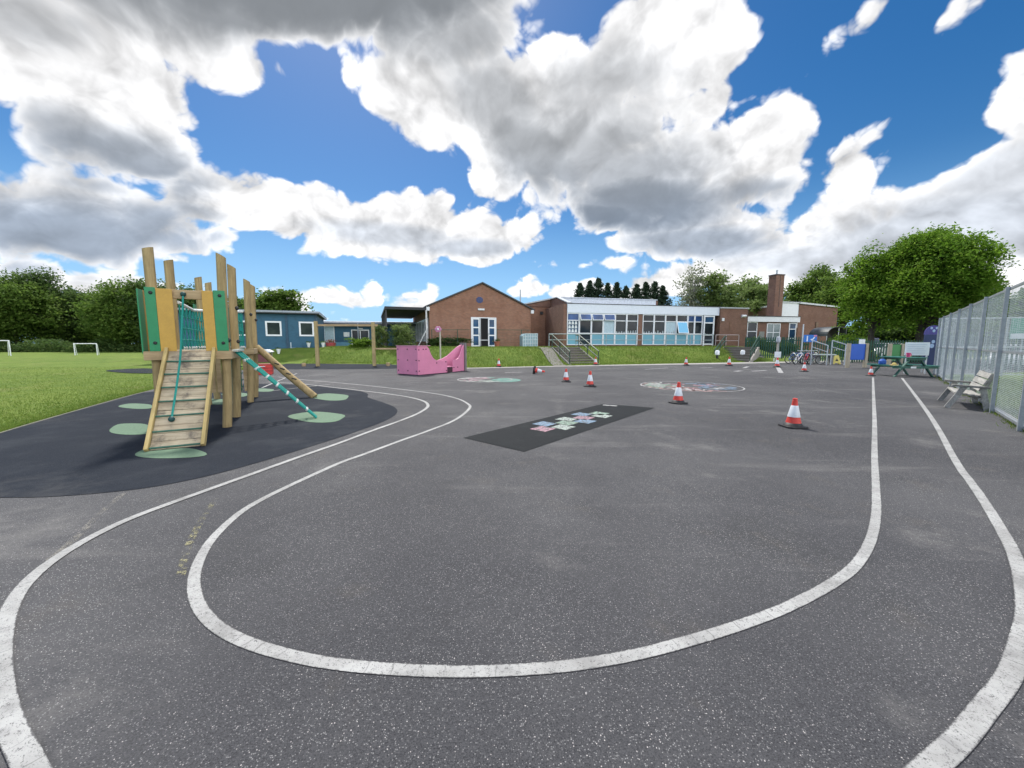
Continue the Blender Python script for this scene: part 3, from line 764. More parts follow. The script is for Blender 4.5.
m = MB(); m.box(1.97, 2.39, 0.05, 0.09, 0.02, 0.28); m.build('step_shade_panel', plain('under_step_shade', (0.05, 0.02, 0.03), 0.7), boat)  # near-black panel standing for the shade below the step
m = MB(); m.box(1.95, 2.40, 0.02, 0.30, 0.285, 0.33); m.build('step', PINK, boat)
m = MB(); m.box(3.50, 3.62, 0.12, 0.52, 0, 1.56); m.build('bow_post', plain('grey_bow_post', (0.20, 0.18, 0.18), 0.8), boat)
bpts = [(s, -0.012, z) for s, z in ((0.04, 0.2), (0.04, 1.22), (0.04, 0.7), (0.5, 1.25), (0.32, 1.25), (1.88, 0.12), (1.85, 0.58), (1.2, 0.55))]
bpts += [(-0.06, y, z) for y in (0.08, 0.7, 1.4) for z in (0.2, 0.72, 1.25)] + [(s, yside(s) - 0.012, 0.25) for s in (2.5, 2.85)]
for p in bpts: build(lambda m: m.sphere(p, 0.03, 7, 5), 'bolt', BLACK, boat)
m = MB(); m.box(-0.08, 0.75, -0.04, 0.02, 1.40, 1.43); m.box(-0.08, -0.0, 0.02, BWd + 0.03, 1.40, 1.43); m.build('top_edge', plain('pale_pink_edge', (0.62, 0.30, 0.40), 0.5), boat)
# flower on a thin pole
q = dp(440.5, 356, 23.0)
fl = thing('flower_spinner', 'pink flower head on a thin pale pole behind the pink boat', 'garden ornament', (q.x, q.y, 0))
m = MB(); m.tube([(0, 0, -0.02), (0, 0, 2.3)], 0.045, 8); m.build('pole', plain('pale_pole', (0.46, 0.45, 0.36), 0.6), fl, smooth=True)
m = MB()
for k in range(6):
    a = k * math.pi / 3; m.sphere((0.12 * math.cos(a) - 0.1, -0.05, 2.36 + 0.10 * math.sin(a)), 0.09, 9, 6, (1, 0.3, 1))
m.build('petal', plain('pink_petal', (0.50, 0.22, 0.36), 0.5), fl, smooth=True)
m = MB(); m.sphere((-0.1, -0.1, 2.36), 0.06, 8, 6, (1, .6, 1)); m.build('flower_centre', WHITE, fl)
m = MB(); m.tube([(0, 0, 0.0), (0, 0, .5)], [0.30, 0.22], 10); m.build('tub', plain('teal_tub', (0.05, 0.16, 0.17), 0.6), fl)

# ------------------------------------------------------------------ TRAFFIC CONES
CRED = plain('cone_red', (0.62, 0.05, 0.035), 0.5, var=0.12); CWHT = plain('cone_reflective_sleeve', (0.62, 0.66, 0.70), 0.35, var=0.15)
def make_cone(name, label):
    t_ = thing(name, label, 'traffic cone', group='red and white cones on the tarmac')
    m = MB(); m.prism([(-0.19, -0.13), (-0.13, -0.19), (0.13, -0.19), (0.19, -0.13), (0.19, 0.13), (0.13, 0.19), (-0.13, 0.19), (-0.19, 0.13)], 0, 0.035, 'z')
    m.lathe([(0.16, 0.035), (0.125, 0.085), (0.118, 0.09)], 20); m.build('base', BLACK, t_, bevel=0.006, smooth=True)
    m = MB(); m.lathe([(0.122, 0.085), (0.098, 0.19), (0.048, 0.42), (0.040, 0.50), (0.028, 0.51)], 22); m.build('cone_body', CRED, t_, smooth=True)
    m = MB(); m.lathe([(0.1, 0.195), (0.102, 0.197), (0.056, 0.405), (0.054, 0.407)], 22); m.build('reflective_sleeve', CWHT, t_, smooth=True)
    m = MB(); m.lathe([(0.034, 0.505), (0.040, 0.515), (0.036, 0.535), (0.02, 0.54)], 14); m.build('tip', CRED, t_, smooth=True)
    return t_
cones = [((793, 427), 'nearest cone, alone on open tarmac left of the white track straight'),
         ((678, 403.2), 'cone between the dark hopscotch patch and the round floor mural'),
         ((590, 386.5), 'right cone of the pair standing in front of the green-railed steps'),
         ((566, 381.8), 'left cone of the pair in front of the steps, beside the toppled cone'),
         ((595.5, 365.3), 'small far cone at the foot of the green-railed steps'),
         ((498.8, 367.2), 'far cone on the concrete edge in front of the brick hall door'),
         ((686, 365.5), 'far cone on the concrete edge below the long classroom windows'),
         ((729, 365.8), 'far cone at the foot of the second steps by the white-topped bollards'),
         ((777, 367.2), 'far cone in front of the post with small white notices'),
         ((804, 371.6), 'cone standing on the tarmac in front of the parked bicycles'),
         ((870.5, 375.8), 'cone at the far end of the white track line by the blue board')]
c0 = make_cone('traffic_cone', cones[0][1])
for i, (pp, lb_) in enumerate(cones):
    q = gp(*pp); o = c0 if i == 0 else dup(c0)
    o['label'] = lb_; sc_ = (1.0, 1.02, 1.03, 0.97, 1.05, 1.0, 1.05, 1.1, 1.15, 0.95, 0.82)[i]; o.location = (q.x, q.y, 0.0 if i not in (4, 5, 6, 7) else 0.014); o.scale = (sc_,) * 3; o.rotation_euler = (0, 0, 0.5 * i)
q = gp(534, 373.8); o = dup(c0); o['label'] = 'toppled cone lying on its side with its black base up'
o.location = (q.x, q.y, 0.19); o.rotation_euler = (0, R(97), R(-20)); o.scale = (1.05,) * 3

# ------------------------------------------------------------------ TIMBER FRAME and red crate at left
q = gp(318, 366.3); q2 = gp(374.5, 366.0)
fr = thing('timber_climbing_bars', 'timber two-post frame with a top beam in front of the blue cabin', 'climbing frame', (q.x, q.y, 0), math.atan2(q2.y - q.y, q2.x - q.x))
L = (q2 - q).length
for x in (0, L):
    m = MB(); m.box(x - 0.1, x + 0.1, -0.1, 0.1, -0.02, 2.98 - 0.05 * (x > 0)); m.build('post', wood('frame_timber', (0.34, 0.26, 0.12), (0.46, 0.37, 0.19)), fr, bevel=0.01)
m = MB(); m.bar((-0.05, 0, 2.72), (L + 0.3, 0, 2.72), 0.10, 0.13); m.build('top_beam', TIMBER, fr, bevel=0.01)
m = MB(); m.bar((L + 0.1, 0, 1.16), (L + 1.9, 0.1, 1.16), 0.12, 0.10); m.build('side_beam', TIMBER, fr, bevel=0.01)
m = MB()
for x in (-0.9, L + 0.9, L + 1.9): m.tube([(x, 0, -0.02), (x, 0, 0.22 if x < L + 1.5 else 1.1)], 0.13 if x < L + 1.5 else 0.07, 10)
m.build('stump', TIMBER, fr)
q = gp(263.5, 374.3)
rc = thing('toy_crate', 'red plastic crate standing on the tarmac behind the climbing tower', 'crate', (q.x, q.y, 0), R(25))
RED = plain('red_plastic', (0.55, 0.045, 0.035), 0.4)
m = MB(); w, d, h = 0.40, 0.25, 0.48
m.box(-w, w, -d, d, 0, 0.03)
for s_ in (-1, 1):
    m.box(-w, w, s_ * d - 0.012, s_ * d + 0.012, 0.033, h); m.box(s_ * w - 0.012, s_ * w + 0.012, -d + 0.014, d - 0.014, 0.033, h)
m.build('crate_shell', RED, rc)
m = MB()
for z in (0.16, 0.3): m.box(-w - 0.02, w + 0.02, -d - 0.028, -d - 0.014, z, z + 0.05)
m.box(-w - 0.03, w + 0.03, -d - 0.03, d + 0.03, h + 0.002, h + 0.04); m.build('rim', plain('dark_red', (0.33, 0.03, 0.03), 0.5), rc)
m = MB(); m.tube([(-0.12, -d - 0.03, 0.4), (-0.1, -d - 0.08, 0.4), (0.1, -d - 0.08, 0.4), (0.12, -d - 0.03, 0.4)], 0.018, 6); m.build('handle', WHITE, rc)
q = dp(263, 352, 25.5)
tb = thing('play_table', 'small white topped play table with a red side behind the climbing tower', 'table', (q.x, q.y, ground_z(q.x, q.y)), R(20))
m = MB(); m.prism([(-0.55, 0.98), (-0.3, 1.12), (0.3, 1.12), (0.55, 0.98), (0.55, 0.94), (-0.55, 0.94)], -0.5, 0.5, 'y'); m.build('table_top', WHITE, tb)
for x in (-0.42, 0.42):
    for y in (-0.35, 0.35):
        m = MB(); m.bar((x, y, -0.05), (x, y, 0.938), 0.06, 0.06); m.build('leg', GREYW, tb)
m = MB(); m.box(-0.36, 0.36, -0.3, 0.3, 0.3, 0.85); m.build('storage_box', plain('maroon_box', (0.16, 0.05, 0.06), 0.6), tb)

# ------------------------------------------------------------------ FOOTBALL GOALS
def goal(px, py, w, h, rz, label):
    q = gp(px, py); g = thing('football_goal', label, 'goal', (q.x, q.y, -0.02), rz, 'white goals on the field')
    for x in (-w / 2, w / 2):
        m = MB(); m.tube([(x, 0, 0), (x, 0, h)], 0.055, 8); m.build('post', WHITE, g)
        m = MB(); m.tube([(x, 0, h), (x, 0.5, h * 0.95), (x, 1.0, 0.04)], 0.03, 6); m.build('back_stay', WHITE, g)
    m = MB(); m.tube([(-w / 2 - 0.05, 0, h), (w / 2 + 0.05, 0, h)], 0.055, 8); m.build('crossbar', WHITE, g)
goal(86.5, 355.2, 1.95, 1.48, R(38), 'white football goal standing whole on the field before the wood')
goal(-18, 356.3, 4.2, 1.85, R(62), 'white football goal cut off by the left edge of the field')
# ------------------------------------------------------------------ BUILDINGS
def win(parent, x0, x1, z0, z1, y, fr=0.06, mull=(), trans=(), frame=UPVC, pane=GLASS, dep=0.05, name='window'):
    """frame proud of the wall face y (wall faces -y), one pane behind it"""
    m = MB()
    m.box(x0, x0 + fr, y - dep, y + 0.02, z0, z1); m.box(x1 - fr, x1, y - dep, y + 0.02, z0, z1)
    m.box(x0 + fr, x1 - fr, y - dep, y + 0.02, z0, z0 + fr); m.box(x0 + fr, x1 - fr, y - dep, y + 0.02, z1 - fr, z1)
    for a in mull: m.box(a - fr / 2, a + fr / 2, y - dep + 0.004, y + 0.02, z0 + fr, z1 - fr)
    for b in trans: m.box(x0 + fr, x1 - fr, y - dep + 0.006, y + 0.02, b - fr / 2, b + fr / 2)
    w = m.build(name, frame, parent)
    m = MB(); m.box(x0 + fr * 0.5, x1 - fr * 0.5, y - 0.015, y + 0.012, z0 + fr * .5, z1 - fr * .5); m.build('pane', pane, w)
    return w
PL = 1.2
# --- long classroom block
A = R(13)
k1 = dp(563, 346, 35.7)
cl = thing('classroom_block', 'long low classroom with white fascia and a full row of white framed windows', 'building', (k1.x, k1.y, PL), A)
H = 3.92
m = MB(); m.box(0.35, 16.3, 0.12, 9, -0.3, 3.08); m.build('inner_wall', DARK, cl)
m = MB(); m.box(0, 0.34, 0.0, 9.2, -0.4, H - 0.02); m.box(-0.003 + 0.343, 16.45, 0.02, 0.30, -0.4, 0.16); m.build('brick_wall', BRICKD, cl)
m = MB(); m.box(7.62, 8.05, -0.01, 0.28, 0.165, 3.06); m.build('brick_pier', BRICKD, cl)
m = MB(); m.box(0.345, 16.6, -0.10, 9.1, 3.10, H); m.build('fascia', plain('pale_blue_white_fascia', (0.74, 0.79, 0.88), 0.5, var=0.05), cl, bevel=0.01)
m = MB(); m.box(0.345, 16.65, -0.14, 9.14, H + 0.003, H + 0.06); m.build('roof', ROOFD, cl)
m = MB(); m.box(0.9, 11.6, 3.3, 9.0, H + 0.05, H + 0.92); m.box(0.85, 11.75, 3.22, 9.1, H + 0.925, H + 1.0)
cs = m.build('clerestory', plain('clerestory_white', (0.70, 0.75, 0.84), 0.5), cl)
m = MB(); m.box(11.61, 11.9, 3.4, 8.8, H + 0.05, H + 0.85); m.prism([(0.2, H + 0.062), (9.0, H + 0.062), (9.0, H + 0.9), (3.3, H + 0.9)], 0.55, 0.88, 'x'); m.build('clerestory_end', BRICKD, cs)
m = MB(); m.prism([(0.1, H + 0.07), (3.3, H + 0.93), (9.0, H + 0.97), (9.0, H + 1.04), (3.3, H + 1.0), (0.0, H + 0.12)], 0.45, 0.84, 'x'); m.build('end_flashing', plain('pale_flashing', (0.5, 0.53, 0.56), 0.5), cs)
PANELB = plain('light_blue_panel', (0.16, 0.40, 0.52), 0.5, var=0.05, scale=2)
PAPER = plain('paper_white', (0.72, 0.76, 0.78), 0.8)
BLIND = plain('pale_blind', (0.45, 0.58, 0.66), 0.6)
SKYP = plain('sky_reflection_colour', (0.14, 0.50, 0.80), 0.25, var=0.04)  # reflected sky painted as the open sash's pane colour
OPENG = glass('sky_blue_painted_glass', (0.025, 0.06, 0.16), 0.05)  # blue of the reflected sky put into the glass colour
def bay(x0, x1, idx, kind='std', top='std', low='panel'):
    fr = 0.07; y = 0.06
    m = MB()
    for a in (x0, x1 - fr): m.box(a, a + fr, y - 0.10, y + 0.05, 0.17, 3.09)
    for z in (0.17, 1.22, 2.40, 3.02): m.box(x0 + fr, x1 - fr, y - 0.095, y + 0.05, z, z + fr)
    w = m.build('window', UPVC, cl)
    a, b = x0 + fr + 0.004, x1 - fr - 0.004
    m = MB(); m.box(a, b, y - 0.03, y, 0.245, 1.215); m.build('lower_panel' if low == 'panel' else 'pane', PANELB if low == 'panel' else GLASS, w)
    if kind != 'open':
        m = MB(); m.box(a, b, y - 0.02, y + 0.01, 1.295, 2.395); m.build('pane', {'std': GLASS, 'blind': BLIND, 'art': GLASSB}.get(kind, GLASS), w)
    else:
        m = MB(); m.box(a, b, y + 0.0, y + 0.02, 1.295, 2.395); m.build('gap_shade_sheet', DARK, w)  # black sheet for the shade behind the open sash
        M = Matrix.Translation((0, y - 0.06, 2.40)) @ Matrix.Rotation(R(-17), 4, 'X')
        m = MB(); m.box(a - 0.04, b + 0.04, -0.04, 0.0, -1.16, 0, M); o = m.build('open_sash', UPVC, w)
        m = MB(); m.box(a + 0.03, b - 0.03, -0.046, -0.041, -1.10, -0.05, M); m.build('pane', SKYP, o)
    if top == 'open':
        m = MB(); m.box(a, b, y + 0.0, y + 0.02, 2.475, 3.015); m.build('gap_shade_sheet', DARK, w)
        M = Matrix.Translation((0, y - 0.06, 3.02)) @ Matrix.Rotation(R(-20), 4, 'X')
        m = MB(); m.box(a - 0.03, b + 0.03, -0.04, 0, -0.60, 0, M); o = m.build('open_sash', UPVC, w)
        m = MB(); m.box(a + 0.03, b - 0.03, -0.046, -0.041, -0.55, -0.05, M); m.build('pane', OPENG, o)
    else:
        m = MB(); m.box(a, b, y - 0.02, y + 0.01, 2.475, 3.015); m.build('pane', OPENG if top == 'blue' else GLASS, w)
    if kind == 'art':
        rr = random.Random(4); m = MB()
        for r_ in range(3):
            for c_ in range(3):
                px = a + 0.06 + c_ * (b - a - 0.1) / 3; pz = 1.33 + r_ * 0.36
                m.prism([(px, pz), (px + 0.26, pz + 0.02), (px + 0.22, pz + 0.25), (px + 0.12, pz + 0.33), (px + 0.03, pz + 0.22)], y - 0.03 - 0.002 * c_, y - 0.026, 'y')
        m.build('paper_art', PAPER, w)
    elif idx in (4, 5, 7, 8, 9):
        m = MB(); rr = random.Random(idx)
        for c_ in range(4):
            px = a + 0.05 + c_ * (b - a) / 4; hh = 0.10 + 0.16 * rr.random()
            m.prism([(px, 1.30), (px + 0.17, 1.30), (px + 0.14, 1.30 + hh), (px + 0.05, 1.30 + hh * 1.1)], y - 0.026, y - 0.022, 'y')
        m.build('window_display', plain('pale_card', (0.35, 0.40, 0.42), 0.8), w)
xs = [0.36 + 1.205 * i for i in range(7)]
kinds = ['art', 'std', 'std', 'blind', 'std', 'std']
for i in range(6): bay(xs[i], xs[i + 1] - 0.01, i, kinds[i], 'open' if 1 <= i <= 3 else ('blue' if i == 0 else 'std'), 'panel' if i != 1 else 'glass')
for i in range(4): bay(8.08 + 1.24 * i, 8.08 + 1.24 * (i + 1) - 0.01, 7 + i, 'open' if i == 3 else ('blind' if i == 2 else 'std'), 'std')
bay(13.05, 13.84, 12, 'std', 'blue'); bay(13.85, 14.75, 13, 'std', 'blue')
m = MB()
for a in (14.9, 16.0): m.box(a, a + 0.13, -0.05, 0.10, 0.0, 3.09)
for z in (0.17, 1.1, 2.3, 2.95): m.box(15.03, 16.0, -0.045, 0.09, z, z + 0.12)
d_ = m.build('door', UPVC, cl)
for z0, z1 in ((0.29, 1.1), (1.22, 2.3), (2.42, 2.95)):
    m = MB(); m.box(15.035, 15.995, 0.02, 0.05, z0, z1); m.build('pane', GLASSB if z0 > 2 else GLASS, d_)
m = MB(); m.box(15.05, 15.10, -0.09, -0.05, 1.15, 1.35); m.build('handle', METG, d_)
# --- brick entrance block at its right
k2 = Vector((k1.x + math.cos(A) * 16.62, k1.y + math.sin(A) * 16.62, PL))
bb = thing('entrance_block', 'flat roofed brick block between the window row and the low white wing', 'building', k2, A)
m = MB(); m.box(0, 3.25, -0.25, 8.5, -0.6, 3.80); m.build('wall', BRICKD, bb)
m = MB(); m.box(-0.06, 3.32, -0.33, 8.6, 3.803, 3.93); m.build('roof', plain('pale_grey_coping', (0.42, 0.44, 0.46), 0.6), bb)
m = MB(); m.box(0.15, 0.42, -0.34, -0.26, 2.55, 2.85); m.build('alarm_box', WHITE, bb)
m = MB(); m.prism([(-0.34, 2.95), (-0.26, 2.95), (-0.26, 3.2), (-0.40, 3.2), (-0.48, 3.05)], 2.45, 2.95, 'x'); m.build('flood_light', WHITE, bb)
m = MB(); m.tube([(1.15, -0.28, 1.7), (1.15, -0.28, 2.5)], 0.02, 6); m.build('cable', plain('brown_cable', (0.25, 0.15, 0.08), 0.7), bb)
m = MB(); m.tube([(3.33, -0.15, 0.0), (3.33, -0.15, 3.7)], 0.05, 8); m.build('downpipe', plain('dark_pipe', (0.06, 0.05, 0.05), 0.5), bb)
# --- low wing with white fascia
kx = dp(742, 346, 45.5); B_ = R(10)
lw = thing('low_wing', 'low brick wing with deep white fascia and white windows in front of the chimney', 'building', (kx.x, kx.y, PL - 0.2), B_)
m = MB(); m.box(0, 7.3, 0, 7, -1.2, 3.02); m.build('wall', BRICKD, lw)
m = MB(); m.box(-0.15, 7.45, -0.25, 7.1, 3.02, 3.62); m.build('fascia', WHITE, lw, bevel=0.01)
m = MB(); m.box(-0.2, 7.5, -0.3, 7.15, 3.623, 3.70); m.build('roof', ROOFD, lw)
win(lw, 0.5, 1.85, 0.75, 3.0, 0, 0.09, (), (1.9,)); win(lw, 3.15, 5.0, 0.65, 2.85, 0, 0.09, (4.07,), (1.8,), pane=plain('net_curtain_pane', (0.22, 0.27, 0.28), 0.15)); win(lw, 6.2, 7.2, 0.0, 2.95, 0, 0.1, (), (1.1, 2.2), pane=GLASSB)
m = MB(); m.box(2.15, 2.85, -0.06, -0.003, 1.0, 1.9); m.build('notice_board', plain('grey_board', (0.25, 0.26, 0.24), 0.6), lw)
# --- hall with white panel, chimney
kx = dp(787, 346, 50.5); C_ = R(10)
hh = thing('tall_hall', 'taller brown brick hall with a white panel on its upper left', 'building', (kx.x, kx.y, PL - 0.3), C_)
m = MB(); m.prism([(1.4, -1.2), (7.4, -1.2), (7.4, 5.25), (1.4, 5.65)], 0.0, 9, 'y'); m.build('wall', BRICKD, hh)
m = MB(); m.box(-1.2, 1.39, 0.05, 0.35, 2.6, 5.80); m.build('white_panel', WHITE, hh)
m = MB(); m.prism([(1.36, 5.70), (7.6, 5.28), (7.6, 5.45), (1.36, 5.92)], -0.2, 9.2, 'y'); m.prism([(-1.3, 5.803), (1.355, 5.803), (1.355, 5.92), (-1.3, 5.95)], -0.1, 0.5, 'y'); m.build('roof', plain('white_verge', (0.6, 0.62, 0.65), 0.5), hh)
m = MB(); m.box(4.1, 4.45, -0.10, -0.003, 2.0, 3.4); m.build('wall_vent', plain('brown_vent', (0.20, 0.13, 0.09), 0.7), hh)
kx = dp(771.5, 346, 48.5)
ch = thing('chimney', 'tall square brown brick chimney rising behind the low wing', 'chimney', (kx.x, kx.y, 0.5), R(14))
m = MB(); m.box(0, 1.25, 0, 1.05, 0, 9.35); m.build('stack', BRICKD, ch)
m = MB(); m.box(-0.05, 1.3, -0.05, 1.1, 9.353, 9.5); m.box(0.6, 0.66, -0.03, -0.003, 5.5, 9.3); m.build('cap', plain('dark_cap', (0.10, 0.075, 0.07), 0.8), ch)
m = MB(); m.tube([(0.6, 0.5, 9.5), (0.6, 0.5, 9.95)], 0.09, 8); m.sphere((0.6, 0.5, 10.0), 0.12, 8, 6); m.build('flue_cowl', METG, ch)
# --- red brick hall with gable
A2 = R(20); kx = dp(430, 346, 34.6)
gh = thing('brick_hall', 'red brick gabled hall with white glazed double doors', 'building', (kx.x, kx.y, PL), A2)
GW, GE, GA = 9.75, 3.62, 5.78
m = MB(); m.prism([(0, -0.6), (GW, -0.6), (GW, GE), (GW / 2, GA), (0, GE)], 0, 14, 'y'); m.build('wall', BRICK, gh)
sl_ = math.atan2(GA - GE, GW / 2)
m = MB()
for sg in (-1, 1):
    p0 = (GW / 2, GA + 0.02); p1 = (GW / 2 + sg * (GW / 2 + 0.35), GE + 0.02 - 0.35 * math.tan(sl_))
    m.prism([p0, p1, (p1[0], p1[1] + 0.12), (p0[0], p0[1] + 0.13)], -0.18, 14.2, 'y')
m.build('roof', ROOFD, gh)
m = MB()
for x in (-0.12, GW + 0.12): m.box(x - 0.14, x + 0.14, -0.14, 0.1, GE - 0.42, GE - 0.1)
m.build('eaves_box', WHITE, gh)
m = MB(); m.prism([(4.62 + 0.34 * math.cos(a), 4.30 + 0.30 * math.sin(a)) for a in np.linspace(0, 2 * math.pi, 9)[:-1] + math.pi / 8], -0.03, -0.003, 'y'); m.build('blue_plaque', plain('navy_plaque', (0.025, 0.04, 0.14), 0.4), gh)
m = MB(); m.prism([(-0.12, 3.36), (-0.003, 3.40), (-0.003, 3.52), (-0.14, 3.52)], 4.45, 5.05, 'x'); m.build('door_light', WHITE, gh)
m = MB(); m.box(-0.35, -0.22, -0.2, -0.1, -0.2, 3.2); m.build('downpipe', plain('white_pipe', (0.6, 0.6, 0.6), 0.5), gh)
fx = 3.85
m = MB(); m.box(fx - 0.08, fx, -0.08, 0.02, 0.0, 2.72); m.box(fx + 2.28, fx + 2.36, -0.08, 0.02, 0.0, 2.72); m.box(fx, fx + 2.28, -0.08, 0.02, 2.64, 2.72)
df = m.build('door_frame', UPVC, gh)
m = MB(); m.box(fx + 0.001, fx + 2.279, -0.012, 0.012, 0, 2.64); m.build('doorway_shade_sheet', DARK, df)  # flat black sheet painting the shade inside the open doors
for x0, x1 in ((fx + 0.01, fx + 0.74), (fx + 1.55, fx + 2.27)):
    m = MB(); f_ = 0.12
    m.box(x0, x0 + f_, -0.075, -0.02, 0.03, 2.63); m.box(x1 - f_, x1, -0.075, -0.02, 0.03, 2.63)
    for z in (0.03, 1.0, 1.72, 2.51): m.box(x0 + f_, x1 - f_, -0.074, -0.02, z, z + 0.12)
    dl = m.build('door', UPVC, gh)
    for z0, z1 in ((0.15, 1.0), (1.12, 1.72), (1.84, 2.51)):
        m = MB(); m.box(x0 + f_, x1 - f_, -0.05, -0.03, z0, z1); m.build('pane', GLASSB, dl)
    m = MB(); m.bar((x1 - 0.06 if x0 < 4.5 else x0 + 0.06, -0.10, 1.05), (x1 - 0.06 if x0 < 4.5 else x0 + 0.06, -0.10, 1.3), 0.03, 0.03); m.build('handle', METG, dl)
m = MB(); m.bar((fx + 0.75, -0.05, 0.62), (fx + 1.54, -0.05, 0.62), 0.04, 0.06); m.bar((fx + 0.82, -0.05, 0.03), (fx + 0.82, -0.05, 2.63), 0.04, 0.05); m.build('push_bar', WHITE, df)
# canopy down its left side
m = MB(); m.box(-3.75, -0.3, -0.2, 12.8, 3.22, 3.45)
cp = m.build('canopy_roof', plain('dark_canopy', (0.035, 0.037, 0.042), 0.7), gh)
for y in (0.0, 2.6, 5.2, 7.8, 10.4, 12.6):
    m = MB(); m.bar((-3.65, y, -0.6), (-3.65, y, 3.22), 0.1, 0.1); m.build('canopy_post', plain('dark_steel', (0.05, 0.05, 0.055), 0.5), cp)
for i in range(5):
    y0 = 0.8 + 2.3 * i
    m = MB()
    for z in (0.5, 2.5): m.box(-0.09, -0.003, y0, y0 + 1.9, z, z + 0.1)
    for y in (y0, y0 + 0.9, y0 + 1.82): m.box(-0.085, -0.003, y, y + 0.08, 0.6, 2.5)
    w = m.build('window', UPVC, gh); m = MB(); m.box(-0.05, -0.005, y0 + 0.05, y0 + 1.85, 0.55, 2.55); m.build('pane', GLASS, w)
m = MB(); m.bar((-1.1, -0.6, 0.05), (-0.25, -0.9, 1.75), 0.22, 0.05); m.build('leaning_plank', WHITE, gh)
# connecting brick wall / link block between hall and classroom
kx = dp(531, 346, 40.5)
lk = thing('link_block', 'brick link building between the gabled hall and the window row', 'building', (kx.x, kx.y, PL), A)
m = MB(); m.box(-0.9, 2.9, 0, 6, -0.4, 4.1); m.build('wall', BRICK, lk)
m = MB(); m.prism([(-1.0, 4.103), (3.0, 4.103), (3.0, 5.05), (-1.0, 4.2)], -0.1, 6.1, 'y'); m.build('roof', BRICKD, lk)
m = MB(); m.prism([(-1.05, 4.22), (3.0, 5.06), (3.0, 5.2), (-1.05, 4.34)], -0.25, 6.2, 'y'); m.build('verge', plain('pale_verge', (0.48, 0.50, 0.52), 0.5), lk)
m = MB(); m.tube([(-0.4, 3, 4.2), (-0.4, 3, 6.2)], 0.07, 6); m.build('flue', METG, lk)
m = MB(); m.box(0.95, 1.25, -0.16, -0.003, 3.3, 3.6); m.build('camera_box', BLACK, lk)

# --- blue cabin
A3 = R(22); kx = dp(318, 346, 33.8)
cb = thing('blue_cabin', 'blue clad single storey cabin with two square white windows', 'building', (kx.x, kx.y, 0.95), A3)
cw = 11.0
m = MB(); m.box(-cw, 0, 0, 8.2, -0.1, 3.02); m.build('wall', BLUEB, cb)
m = MB(); m.box(-cw - 0.3, 0.25, -0.45, 8.5, 3.05, 3.25); m.build('roof', ROOFD, cb)
m = MB(); m.box(-cw - 0.3, 0.25, -0.49, -0.453, 3.13, 3.28); m.box(0.253, 0.29, -0.45, 8.5, 3.03, 3.27); m.build('roof_edge', plain('pale_roof_edge', (0.34, 0.38, 0.44), 0.5), cb)
m = MB()
for x in (-2.3, -0.08): m.box(x - 0.08, x + 0.08, -0.06, -0.003, -0.1, 3.02)
m.build('corner_strip', plain('dark_blue_strip', (0.028, 0.075, 0.13), 0.6), cb)
m = MB(); m.box(-cw - 0.02, 0.02, -0.05, 8.25, -1.0, -0.1); m.build('skirt', plain('dark_blue_skirt', (0.02, 0.06, 0.11), 0.7), cb)
for x0, x1 in ((-3.85, -2.68), (-1.38, -0.24), (-6.3, -5.1)):
    win(cb, x0, x1, 1.18, 2.42, 0, 0.13, pane=glass('cabin_glass', (0.02, 0.026, 0.02), 0.06))
m = MB(); m.box(-2.1, -0.2, -0.10, -0.04, 0.10, 0.19); m.box(-2.1, -2.02, -0.10, -0.04, 0.2, 0.65); m.build('pipe_run', plain('white_blue_pipe', (0.42, 0.52, 0.60), 0.5), cb)
# --- recessed second cabin with a white edged roof
kx = dp(323, 346, 43.0)
sc2 = thing('pale_roofed_cabin', 'set back blue cabin with a pale sheet roof and dark doorway', 'building', (kx.x, kx.y, 0.9), R(14))
m = MB(); m.box(0, 8.2, 0, 6, -0.4, 2.8); m.build('wall', BLUEB, sc2)
m = MB(); m.prism([(-0.6, 2.83), (6.3, 2.83), (6.3, 3.42), (-0.6, 3.02)], 0, 12.5, 'x', Matrix.Translation((-0.3, 0, 0))); m.build('roof', ROOFL, sc2)
m = MB(); m.box(-0.3, 12.2, -0.7, -0.62, 2.62, 2.83); m.build('gutter', plain('dark_gutter', (0.06, 0.065, 0.08), 0.5), sc2)
win(sc2, 0.15, 1.25, 0.5, 2.5, 0, 0.08, pane=BLIND)
win(sc2, 3.0, 4.9, -0.1, 2.15, 0, 0.1, (3.95,), pane=glass('door_glass', (0.008, 0.012, 0.016), 0.05), name='door')
m = MB(); m.box(2.2, 2.8, -0.05, -0.003, 1.35, 1.85); m.box(3.7, 4.25, -0.12, -0.06, 2.2, 2.32); m.build('notice', PAPER, sc2)
m = MB(); m.box(1.4, 2.9, -0.9, -0.82, -0.2, 0.75); m.box(0.25, 1.0, -0.93, -0.85, -0.2, 0.72); m.build('front_panel', plain('light_blue_boards', (0.11, 0.27, 0.40), 0.6), sc2)
m = MB(); m.box(8.25, 12.0, 0.1, 5, -0.4, 2.75); m.box(12.003, 17, 0.6, 5, -0.4, 3.5); m.build('side_wall', brick('grey_brick', (0.42, 0.42, 0.43), (0.50, 0.50, 0.5), (0.25, 0.25, 0.25)), sc2)
m = MB()
for x in (3.85, 8.9): m.bar((x, -1.0, -0.3), (x, -1.0, 2.83), 0.1, 0.1)
m.build('porch_post', plain('grey_blue_post', (0.25, 0.3, 0.36), 0.5), sc2)
